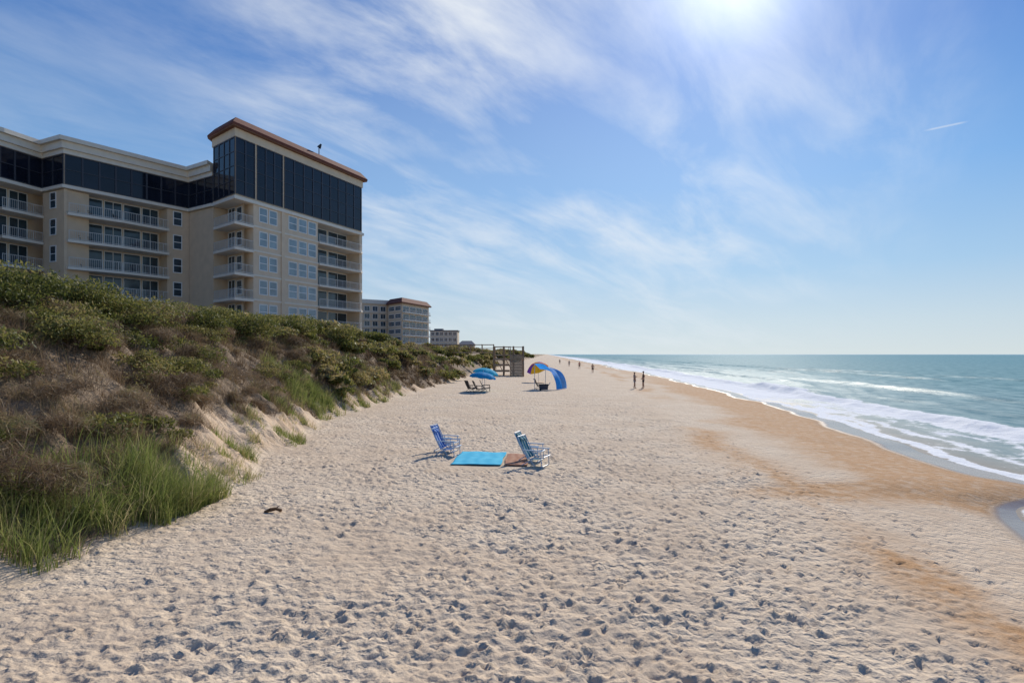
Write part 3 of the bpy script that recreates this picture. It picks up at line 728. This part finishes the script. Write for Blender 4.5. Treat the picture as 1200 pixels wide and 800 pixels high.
# ---- far houses
def house(px0, px1, Y, z0, z1, zr, label, nw, ns, flat_roof=False):
    x0, x1 = PX(px0,Y), PX(px1,Y); o_ = ((x0+x1)/2, Y+5, z0)
    H = empty('beach_house', o_, label, 'house')
    P = (x0, Y); u = (1,0); n = (0,-1); L = x1-x0
    w = MB(); w.prism([(x0,Y),(x1,Y),(x1,Y+11),(x0,Y+11)], z0, z1); w.build('wall', M_stucco2, H, o_)
    r = MB(); e = .7
    if flat_roof:
        r.abox(x0-.4,x1+.4,Y-.4,Y+11.4,z1,z1+.5); r.abox(x0+2,x0+L*.45,Y+2,Y+8,z1+.5,zr)
    else:
        r.add([(x0-e,Y-e,z1),(x1+e,Y-e,z1),(x1+e,Y+11+e,z1),(x0-e,Y+11+e,z1),(x0+2.5,Y+5.5,zr),(x1-2.5,Y+5.5,zr)], [(0,1,5,4),(1,2,5),(2,3,4,5),(3,0,4),(3,2,1,0)])
    r.build('roof', M_greyroof, H, o_)
    fh = (z1-z0)/ns
    for j in range(ns):
        for i in range(nw):
            s0 = .6+i*(L-.6)/nw; window(H,o_,P,u,n,s0,s0+(L-.6)/nw-.6,z1-fh*(j+1)+.7,z1-fh*j-.5,2,1,M_white,M_door,t=.14)
house(504, 536, 330, 4, 16.8, 18.2, 'pale flat roofed low block right of the second apartment block', 6, 4, True)
house(537, 556, 460, 4, 11.5, 14.5, 'tiny far beach house with grey roof above the distant dune', 4, 2)

# ------------------------------------------------------------------ wooden beach access
Y0 = 92.; xl, xr = PX(578,Y0), PX(614,Y0); zd = 4.0; o_ = ((xl+xr)/2, Y0+2, .6)
A = empty('beach_access', o_, 'weathered wooden beach access platform with stairs at the foot of the dune', 'boardwalk')
w = MB(); w.abox(xl,xr,Y0,Y0+4.5,zd-.22,zd); w.build('deck', M_woodl, A, o_)
for i in range(4):
    for yy in (Y0+.12, Y0+4.38):
        x = xl+.1+(xr-xl-.2)*i/3; w = MB(); w.abox(x-.13,x+.13,yy-.13,yy+.13,.2,zd+1.25); w.build('post', M_wood, A, o_)
for k, zz in enumerate((1.3, 2.2, 3.1)):
    w = MB(); w.abox(xl+.03,xr-2.2,Y0-.06,Y0-.02,zz,zz+.3); w.build('rail_board', M_woodl, A, o_)
for k in range(2):
    xa = xl+.1+(xr-xl-.2)*k/3; xb = xl+.1+(xr-xl-.2)*(k+1)/3
    w = MB(); w.tube((xa,Y0+4.3,zd-.3),(xb,Y0+4.3,.9),.08,.08,4); w.build('brace', M_wood, A, o_)
def wrail(p, q, z0a, z0b, h=1.15):
    mb = MB(); P_ = Vector((p[0],p[1],z0a)); Q_ = Vector((q[0],q[1],z0b)); up = Vector((0,0,1))
    for hh, r_ in ((h,.07),(h*.5,.05)): mb.tube(P_+up*hh, Q_+up*hh, r_, r_, 4)
    L_ = (Q_-P_).length; k = max(1,int(L_/1.6))
    for i in range(k+1):
        c = P_.lerp(Q_, i/k); mb.tube(c-up*.1, c+up*(h+.08), .07, .07, 4)
    return mb.build('railing', M_wood, A, o_)
wrail((xl,Y0+.1),(xr-2.1,Y0+.1),zd,zd); wrail((xl,Y0+4.4),(xr,Y0+4.4),zd,zd); wrail((xr-.05,Y0+.3),(xr-.05,Y0+4.4),zd,zd)
wrail((xr-2.1,Y0-.05),(xr-2.1,Y0-4.3),zd,.9); wrail((xr-.1,Y0-.05),(xr-.1,Y0-4.3),zd,.9)
for i in range(14):
    z = zd-.22*(i+1); yy = Y0-.05-.31*i
    w = MB(); w.abox(xr-2.05,xr-.15,yy-.31,yy-.01,z-.2,z); w.build('step', M_woodl, A, o_)
for x in (xr-2.1, xr-.1):
    w = MB()
    w.add([(x-.03,Y0,zd-.05),(x+.03,Y0,zd-.05),(x+.03,Y0-4.4,.7),(x-.03,Y0-4.4,.7),(x-.03,Y0,zd-.4),(x+.03,Y0,zd-.4),(x+.03,Y0-4.4,.35),(x-.03,Y0-4.4,.35)],
          [(0,1,2,3),(7,6,5,4),(0,4,5,1),(1,5,6,2),(2,6,7,3),(3,7,4,0)])
    w.build('stringer', M_wood, A, o_)
w = MB(); w.abox(xl-11,xl-.01,Y0+1.6,Y0+3.4,4.2,4.35); w.build('walkway', M_woodl, A, o_)
wrail((xl-11,Y0+1.6),(xl,Y0+1.6),4.35,4.35); wrail((xl-11,Y0+3.4),(xl,Y0+3.4),4.35,4.35)

# ------------------------------------------------------------------ beach furniture
def make_chair(fab, frame, label, group=None):
    e = empty('beach_chair', (0,0,0), label, 'chair', group)
    hw = .29
    sb = MB(); sb.sheet(lambda a_,b_: (-.22+.56*a_, -hw+2*hw*b_, .24+.10*a_-.05*math.sin(math.pi*a_)), 8, 4)
    sb.build('seat', fab, e, smooth=True)
    bk = MB(); bk.sheet(lambda a_,b_: (-.24-.34*a_-.04*math.sin(math.pi*a_), -hw+2*hw*b_, .27+.70*a_), 8, 4)
    b_ = bk.build('backrest', fab, e, smooth=True)
    pl = MB(); pl.sheet(lambda a_,b_: (-.505+.05*math.sin(math.pi*a_)-.06*a_, -.2+.4*b_, .82+.13*a_), 5, 4); pl.build('headrest', fab, b_, smooth=True)
    fr = MB()
    for s in (-1,1):
        yy = s*(hw+.015)
        fr.path([(.36,yy,.35),(-.24,yy,.25)], .016); fr.path([(-.22,yy,.24),(-.60,yy,.99)], .016)
    fr.tube((-.60,-hw,.99),(-.60,hw,.99),.016); fr.tube((.36,-hw,.35),(.36,hw,.35),.016)
    fr.build('frame', frame, e)
    for s in (-1,1):
        yy = s*(hw+.04)
        l = MB(); l.path([(.27,yy,.55),(.30,yy,.02),(.26,yy,.0)], .015); l.build('leg', frame, e)
        l = MB(); l.path([(-.32,yy,.53),(.05,yy,.02)], .014); l.build('leg', frame, e)
        l = MB(); l.path([(.0,yy,.3),(-.46,yy,.015)],.014); l.build('leg', frame, e)
        ar = MB(); ar.box((0,0),(1,0),(0,1),-.38,.32,yy-.03,yy+.03,.545,.575); ar.build('armrest', frame, e)
    fr = MB(); fr.tube((.26,-hw-.04,.005),(.26,hw+.04,.005),.014); fr.build('crossbar', frame, e)
    fr = MB(); fr.tube((-.46,-hw-.04,.015),(-.46,hw+.04,.015),.013); fr.build('crossbar', frame, e)
    return e
def put(e, x, y, rz, dz=0, sc=1.): e.location = (x, y, gz(x,y)+dz); e.rotation_euler = (0,0,rz); e.scale = (sc,)*3
cb = make_chair(M_navy, M_lightf, 'blue striped beach chair beside the turquoise towel, the nearer of the left pair')
put(cb, -2.05, 19.6, -.25, 0, .88)
c_ = dup(cb); c_['label'] = 'blue striped beach chair left of the turquoise towel, farther of its pair'; put(c_, -2.2, 20.4, -.35, 0, .88)
ct = make_chair(M_teal, M_lightf, 'green and white striped beach chair right of the rust towel, nearest the viewer')
put(ct, .76, 18.0, -.45, 0, .88)
c_ = dup(ct); c_['label'] = 'green and white striped beach chair at the far right corner of the towels'; put(c_, .66, 18.9, -.35, 0, .88)
cd = make_chair(M_dark, M_dark, 'dark low beach chair at the left under the blue umbrellas')
put(cd, PX(553,52), 52, .6)
for px, Y, rz, lb in ((562,51.5,.3,'dark beach chair in the middle under the blue umbrellas'),(570,53,.1,'dark beach chair at the right under the blue umbrellas'),
                      (633,58,.2,'dark beach chair left of the black cooler under the blue wind shade')):
    c_ = dup(cd); c_['label'] = lb; put(c_, PX(px,Y), Y, rz)
# towels
def towel(x0,x1,y0,y1,sk,mat,label):
    cx, cy = (x0+x1)/2,(y0+y1)/2; z = gz(cx,cy)
    nu, nv = 30, 40; mb = MB()
    def fn(a_,b_):
        x = x0+(x1-x0)*a_+sk*(b_-.5); yy = y0+(y1-y0)*b_
        h = float(fbm(np.array([x*1.7]),np.array([yy*1.7]),2)[0])
        return (x+.02*math.sin(b_*9), yy+.02*math.sin(a_*7), gz(x,yy)+.035+.025*h)
    mb.sheet(fn, nu, nv); o = mb.build('beach_towel', mat, None, (cx,cy,z), True, False); o.location = (cx,cy,z)
    so = o.modifiers.new('thickness','SOLIDIFY'); so.thickness = .012
    tag(o, label, 'towel')
towel(-1.78,-.27,17.9,20.2,.15,M_towel,'turquoise blue beach towel spread on the sand between the chairs')
towel(-.2,.5,17.9,19.9,.08,M_towel2,'rust brown beach towel spread between turquoise towel and right chairs')
# umbrellas
def umbrella(x, y, r, h, tilt, az, mat, label, panels=None):
    z = gz(x,y); e = empty('beach_umbrella', (x,y,z), label, 'umbrella')
    pm = MB(); d = Vector((math.sin(tilt)*math.cos(az), math.sin(tilt)*math.sin(az), math.cos(tilt)))
    k1 = Vector((0,0,h*.55)); top = k1+d*h*.5
    pm.tube((0,0,-.2), k1, .024); pm.tube(k1, top+d*.12, .02); pm.build('pole', M_alu, e)
    a_ = d.orthogonal().normalized(); b_ = d.cross(a_)
    def pt_(i, t):
        th = 2*math.pi*i/8; rr_ = r*math.sin(t*1.15)/math.sin(1.15); hh = -(.36 if panels is None else .6)*r*(1-math.cos(t*1.35))/(1-math.cos(1.35))
        sc_ = 1-.07*(1-abs(2*((i*1.) % 1)-1))
        return top+(a_*math.cos(th)+b_*math.sin(th))*rr_*sc_+d*hh
    if panels is None:
        mb = MB(); mb.sheet(lambda s,t: pt_(s*8,t), 32, 7)
        mb.sheet(lambda s,t: pt_(s*8,1)-d*(.11*t)*(1+.3*math.sin(s*50)), 32, 1)
        mb.build('canopy', mat, e, smooth=False)
    else:
        for k in range(8):
            mb = MB(); mb.sheet(lambda s,t: pt_(k+s,t), 4, 7); mb.build('canopy_panel', panels[k%len(panels)], e)
    for k in range(8):
        rb = MB(); rb.tube(top-d*.025, pt_(k,1)-d*.03, .008, .008, 5); rb.build('rib', M_alu, e)
umbrella(PX(565,52), 52, 1.15, 1.65, .14, .6, M_tblue, 'blue beach umbrella over the dark chairs, nearer of two')
umbrella(PX(568,54), 54, 1.15, 1.95, .16, .2, M_tcyan, 'light blue beach umbrella behind the other blue umbrella')
umbrella(PX(631,72), 72, 1.35, 2.3, .45, -2.3, M_yel, 'yellow and purple panelled beach umbrella behind the blue wind shade', [M_yel,M_yel,M_ora,M_pur])
# wind shade
def shade(x, y, rz):
    z = gz(x,y); e = empty('wind_shade', (x,y,z), 'bright blue curved fabric wind shade pitched on the sand', 'sunshade', None, rz)
    def fn(a_, t):
        th = t*math.pi/2
        zz = (2.4-.3*a_)*math.cos(th)**.75*(1-.17*math.sin(a_*math.pi))+.12*math.sin(math.pi*t)
        return (-1.2+2.3*math.sin(th)**1.25+.12*math.sin(a_*6), -1.2+2.4*a_+.10*math.sin(t*7), max(.03, zz+.14*math.sin(a_*10+t*5)*math.sin(th*2)+.03))
    mb = MB(); mb.sheet(fn, 16, 18); o = mb.build('canopy', M_royal, e, smooth=True)
    mb = MB(); mb.sheet(lambda a_,t: tuple(Vector(fn(.60+.36*a_, t))+Vector((.015,0,.015))), 6, 18); mb.build('stripe', M_pale, o, smooth=True)
    for a_ in (0,1):
        q_ = Vector(fn(a_, 0)); mb = MB(); mb.tube((q_.x,q_.y,-.2),q_+Vector((0,0,.04)),.03); mb.build('pole', M_alu, e)
    return e
shade(PX(646,58), 58, math.radians(-30))
cx, cy = PX(637,55.5), 55.5; z = gz(cx,cy)
K = empty('cooler', (cx,cy,z), 'black wheeled cooler box under the blue wind shade', 'cooler')
mb = MB(); mb.add([(-.38,-.24,.08),(.38,-.24,.08),(.38,.24,.08),(-.38,.24,.08),(-.43,-.28,.5),(.43,-.28,.5),(.43,.28,.5),(-.43,.28,.5)],[(3,2,1,0),(4,5,6,7),(0,1,5,4),(1,2,6,5),(2,3,7,6),(3,0,4,7)]); mb.build('body', M_plast, K)
mb = MB(); mb.abox(-.45,.45,-.3,.3,.503,.58); mb.build('lid', M_dark, K)
mb = MB(); mb.path([(.45,-.2,.45),(.62,-.2,.75),(.62,.2,.75),(.45,.2,.45)],.02); mb.build('handle', M_alu, K)
for s in (-.27,.27):
    mb = MB(); mb.tube((-.3,s-.03,.09),(-.3,s+.03,.09),.09,.09,14); mb.build('wheel', M_dark, K)
# driftwood
x, y = PX(320,12.2), 12.2
mb = MB(); pts = [(-.16,.02,.03),(-.06,0,.075),(.05,.02,.085),(.16,-.03,.05)]
for i in range(3): mb.tube(pts[i], pts[i+1], .03+.012*(i==1), .034, 8)
mb.tube((.03,.01,.08),(.12,.1,.13),.016,.006,6)
o = mb.build('driftwood', M_drift); o.location = (x,y,gz(x,y)+.0); o.rotation_euler = (0,0,.3); tag(o, 'small brown piece of driftwood lying on the sand by the grass', 'driftwood')

# ------------------------------------------------------------------ people
def skin_mesh(name, V, E, R_, mat, parent, lv=2):
    me = bpy.data.meshes.new(name+'_cage'); me.from_pydata(V, E, [])
    o = bpy.data.objects.new(name+'_cage', me); COL.objects.link(o)
    o.modifiers.new('Skin','SKIN')
    for i, r in enumerate(R_): me.skin_vertices[0].data[i].radius = (r, r)
    me.skin_vertices[0].data[0].use_root = True
    sb = o.modifiers.new('Sub','SUBSURF'); sb.levels = lv; sb.render_levels = lv
    dg = bpy.context.evaluated_depsgraph_get(); dg.update()
    m2 = bpy.data.meshes.new_from_object(o.evaluated_get(dg)); m2.name = name
    bpy.data.objects.remove(o); bpy.data.meshes.remove(me)
    m2.materials.clear(); m2.materials.append(mat)
    m2.polygons.foreach_set('use_smooth', [True]*len(m2.polygons))
    r = bpy.data.objects.new(name, m2); COL.objects.link(r); r.parent = parent
    return r
def person(x, y, rz, h, stride, arms, label, bottoms, top=None, group=None):
    e = empty('person', (x,y,gz(x,y)+.01), label, 'person', group, rz)
    e.scale = (h/1.75,)*3
    V = []; E = []; R_ = []
    def add(p, r, par=None):
        V.append(p); R_.append(r)
        if par is not None: E.append((par, len(V)-1))
        return len(V)-1
    # faces +x
    pel = add((0,0,.95),.125); bel = add((.01,0,1.12),.11,pel); ch = add((.0,0,1.32),.125,bel); nk0 = add((0,0,1.47),.06,ch); nk = add((.01,0,1.53),.05,nk0)
    hd = add((.025,0,1.61),.085,nk); ht = add((.015,0,1.70),.075,hd); ns = add((.115,0,1.615),.015,hd)
    knees = []
    for s, f in ((1,stride),(-1,-stride)):
        hip = add((0,s*.095,.88),.10,pel); kn = add((f*.55+.03,s*.105,.49),.062,hip); an = add((f,s*.10,.085),.04,kn); to = add((f+.16,s*.11,.035),.03,an); knees.append(((0,s*.095,.88),(f*.55+.03,s*.105,.49)))
    for s, (ax, az_, hx, hz) in ((1,arms[0]),(-1,arms[1])):
        sh = add((0,s*.185,1.42),.062,ch); el = add((ax,s*.25,az_),.042,sh); wr = add((hx,s*.24,hz),.028,el)
        d = Vector((hx-ax, -s*.01, hz-az_)).normalized()
        pm = add(tuple(Vector((hx,s*.24,hz))+d*.07),.032,wr)
        for k in range(4):
            off = Vector((.028*(k-1.5),0,0)) if abs(d.z) > .6 else Vector((0,0,.028*(k-1.5)))
            f1 = add(tuple(Vector(V[pm])+d*.045+off),.009,pm); f2 = add(tuple(Vector(V[pm])+d*(.08+.008*(k in (1,2)))+off*1.1+Vector((0,-s*.015,0))),.008,f1)
        th = add(tuple(Vector(V[wr])+d*.05+(Vector((.045,0,0)) if abs(d.z)>.6 else Vector((0,0,.045)))),.010,pm)
    body = skin_mesh('body', V, E, R_, M_skin, e)
    V2 = [(0,0,1.0),(0,0,.93)]; R2 = [.135,.14]; E2 = [(0,1)]
    for a_, b_ in knees:
        V2.append(a_); R2.append(.118); E2.append((1,len(V2)-1)); V2.append(tuple(Vector(a_).lerp(Vector(b_),.7))); R2.append(.10); E2.append((len(V2)-2,len(V2)-1))
    skin_mesh('shorts', V2, E2, R2, bottoms, e)
    if top:
        V3 = [(0,0,1.05),(.01,0,1.15),(0,0,1.33),(0,0,1.43),(0,.17,1.42),(0,-.17,1.42)]; R3 = [.13,.122,.137,.09,.075,.075]
        skin_mesh('shirt', V3, [(0,1),(1,2),(2,3),(2,4),(2,5)], R3, top, e)
    skin_mesh('hair', [(-.015,0,1.58),(-.02,0,1.66),(0,0,1.72)], [(0,1),(1,2)], [.07,.092,.07], M_hair, e)
    return e
hang = ((-.03,1.14,.06,.89),(.02,1.14,.05,.89)); bent = ((.0,1.15,.24,1.22),(.02,1.14,.05,.89)); hips = ((-.1,1.18,.1,1.02),(-.1,1.18,.1,1.02)); swing = ((.12,1.15,.28,.96),(-.16,1.15,-.12,.88))
person(PX(743.5,60), 60, .1, 1.68, .1, bent, 'person in grey shorts and grey top standing on the sand, left of the two nearest', M_grey, M_grey)
person(PX(754,60.5), 60.5, 3.0, 1.80, .07, hips, 'person in black shirt and shorts, right of the two nearest by the water', M_black, M_black)
person(PX(694.5,108), 108, 1.4, 1.75, .22, swing, 'person in black shorts walking along the shore beyond the pair', M_black)
person(PX(679,138), 138, 1.6, 1.75, .2, swing, 'small far person in a red top walking on the beach', M_black, M_pink)
person(PX(667,165), 165, -1.5, 1.75, .15, hang, 'small far person in grey standing near the surf', M_grey, M_grey)
person(PX(656,205), 205, -1.5, 1.75, .2, swing, 'tiny person in black, farthest away along the beach', M_black, M_black)

# ------------------------------------------------------------------ light, sky, camera
wd = bpy.data.worlds.new('World'); scene.world = wd; wd.use_nodes = True
nt = wd.node_tree; N = nt.nodes; Lk = nt.links; bg = N['Background']; bg.inputs['Strength'].default_value = .1
sky = N.new('ShaderNodeTexSky'); sky.sky_type = 'NISHITA'; sky.sun_disc = False; sky.sun_elevation = EL; sky.sun_rotation = AZ
sky.air_density = 1.0; sky.dust_density = .3; sky.ozone_density = 2.5; sky.altitude = 0
tc = N.new('ShaderNodeTexCoord')
def mth(op, a, b=None, c=None, clamp=False):
    x = N.new('ShaderNodeMath'); x.operation = op; x.use_clamp = clamp
    for i, v in enumerate((a, b, c)):
        if v is None: continue
        if isinstance(v, (int, float)): x.inputs[i].default_value = v
        else: Lk.new(v, x.inputs[i])
    return x.outputs[0]
def dot(v):
    x = N.new('ShaderNodeVectorMath'); x.operation = 'DOT_PRODUCT'; Lk.new(tc.outputs['Generated'], x.inputs[0]); x.inputs[1].default_value = v; return x.outputs['Value']
def mapr(f, a, b, c=0., d=1.):
    x = N.new('ShaderNodeMapRange'); x.interpolation_type = 'SMOOTHSTEP'; Lk.new(f, x.inputs[0])
    for i, v in enumerate((a,b,c,d)): x.inputs[i+1].default_value = v
    return x.outputs[0]
def dirp(px, py): return Vector(((px-600)/F, 1, (HOR-py)/F)).normalized()
sx = N.new('ShaderNodeSeparateXYZ'); Lk.new(tc.outputs['Generated'], sx.inputs[0])
den = mth('MAXIMUM', mth('ADD', sx.outputs[2], .22), .05)
cb_ = N.new('ShaderNodeCombineXYZ'); Lk.new(mth('DIVIDE', sx.outputs[0], den), cb_.inputs[0]); Lk.new(mth('DIVIDE', sx.outputs[1], den), cb_.inputs[1])
def cloudnoise(rot, sxx, syy, scale, det, rough, dist):
    mp0 = N.new('ShaderNodeMapping'); mp0.inputs['Rotation'].default_value = (0,0,rot); Lk.new(cb_.outputs[0], mp0.inputs[0])
    mp1 = N.new('ShaderNodeMapping'); mp1.inputs['Scale'].default_value = (sxx, syy, 1); Lk.new(mp0.outputs[0], mp1.inputs[0])
    n_ = N.new('ShaderNodeTexNoise'); n_.inputs['Scale'].default_value = scale; n_.inputs['Detail'].default_value = det; n_.inputs['Roughness'].default_value = rough; n_.inputs['Distortion'].default_value = dist
    Lk.new(mp1.outputs[0], n_.inputs['Vector']); return n_.outputs['Fac']
ds = mth('MAXIMUM', dot(SUN), 0.)
c1 = cloudnoise(math.radians(-50), 1., 2.6, 1.5, 10, .60, .4)
c2_ = cloudnoise(math.radians(-40), 1., 1.2, .9, 5, .55, .2)
cl = mth('MULTIPLY', mapr(c1, .28, .78), mapr(c2_, .24, .56))
m1 = mapr(dot(dirp(660,130)), .82, .98); m2_ = mapr(dot(dirp(150,80)), .90, .99)
cl = mth('MULTIPLY', cl, mth('ADD', mth('MULTIPLY', m1, .95), mth('MULTIPLY', m2_, .25)), clamp=True)
cl = mth('MAXIMUM', cl, mth('MULTIPLY', m1, .12))
cl = mth('MULTIPLY', cl, mapr(ds, .94, .997, 1., .45))
cl = mth('MULTIPLY', cl, mapr(sx.outputs[2], .06, .3, .5, 1.))
ca = dirp(1085,153); cbb = dirp(1132,143); cc = (ca+cbb).normalized(); ct_ = (cbb-ca).normalized(); cn = cc.cross(ct_)
con = mth('MULTIPLY', mapr(mth('ABSOLUTE', dot(cn)), .0004, .0018, 1., 0.), mapr(mth('ABSOLUTE', dot(ct_)), .012, .026, 1., 0.))
con = mth('MULTIPLY', con, mapr(dot(cc), .5, .8))
def rgbmix(bt, f, a, b):
    x = N.new('ShaderNodeMix'); x.data_type = 'RGBA'; x.blend_type = bt
    if isinstance(f, float): x.inputs[0].default_value = f
    else: Lk.new(f, x.inputs[0])
    for s, v in ((6,a),(7,b)):
        if isinstance(v, tuple): x.inputs[s].default_value = v+(1,)
        else: Lk.new(v, x.inputs[s])
    return x.outputs[2]
# clear air gradient by elevation, tempered with the physical sky
gr = N.new('ShaderNodeValToRGB'); Lk.new(sx.outputs[2], gr.inputs['Fac'])
ge = gr.color_ramp.elements
stops = [(0.,(.75,.85,.88)),(.05,(.64,.79,.89)),(.13,(.41,.65,.91)),(.26,(.21,.46,.86)),(.42,(.085,.26,.68)),(.75,(.035,.14,.46))]
while len(ge) < len(stops): ge.new(.5)
for e_, (p_, c_) in zip(ge, stops): e_.position = p_; e_.color = c_+(1,)
g10 = N.new('ShaderNodeVectorMath'); g10.operation = 'SCALE'; Lk.new(gr.outputs['Color'], g10.inputs[0])
Lk.new(mth('ADD', 7.8, mth('MULTIPLY', mth('POWER', ds, 4.), 3.0)), g10.inputs['Scale'])
soft = N.new('ShaderNodeVectorMath'); soft.operation = 'DIVIDE'
k_ = N.new('ShaderNodeVectorMath'); k_.operation = 'MULTIPLY_ADD'; Lk.new(sky.outputs[0], k_.inputs[0]); k_.inputs[1].default_value = (.11,.11,.10); k_.inputs[2].default_value = (1,1,1)
Lk.new(sky.outputs[0], soft.inputs[0]); Lk.new(k_.outputs[0], soft.inputs[1])
skc = rgbmix('MIX', .9, soft.outputs[0], g10.outputs[0])
skc = rgbmix('MIX', cl, skc, (8.4,8.8,9.2))
skc = rgbmix('MIX', mth('MULTIPLY', con, .35), skc, (8.,8.4,8.8))
glow = mth('ADD', mth('MULTIPLY', mth('POWER', ds, 32.), 2.0), mth('MULTIPLY', mth('POWER', ds, 240.), 6.5))
gc = N.new('ShaderNodeVectorMath'); gc.operation = 'SCALE'; gc.inputs[0].default_value = (1.,.99,.95); Lk.new(glow, gc.inputs['Scale'])
ad = N.new('ShaderNodeVectorMath'); ad.operation = 'ADD'; Lk.new(skc, ad.inputs[0]); Lk.new(gc.outputs[0], ad.inputs[1])
Lk.new(ad.outputs[0], bg.inputs['Color'])
ld = bpy.data.lights.new('sun', 'SUN'); ld.energy = 4.5; ld.angle = math.radians(.5); ld.color = (1,.93,.82)
lo = bpy.data.objects.new('sun', ld); COL.objects.link(lo); lo.rotation_euler = SUN.to_track_quat('Z','Y').to_euler(); lo.location = (0,0,60)
cd_ = bpy.data.cameras.new('camera'); cam = bpy.data.objects.new('camera', cd_); COL.objects.link(cam)
cam.location = (0,0,CAMZ); cam.rotation_euler = (math.radians(90),0,0)
cd_.sensor_width = 36; cd_.lens = F/1200*36; cd_.shift_y = 15/1200; cd_.clip_start = .1; cd_.clip_end = 100000
scene.camera = cam
scene.view_settings.view_transform = 'Standard'; scene.view_settings.look = 'None'; scene.view_settings.exposure = 0
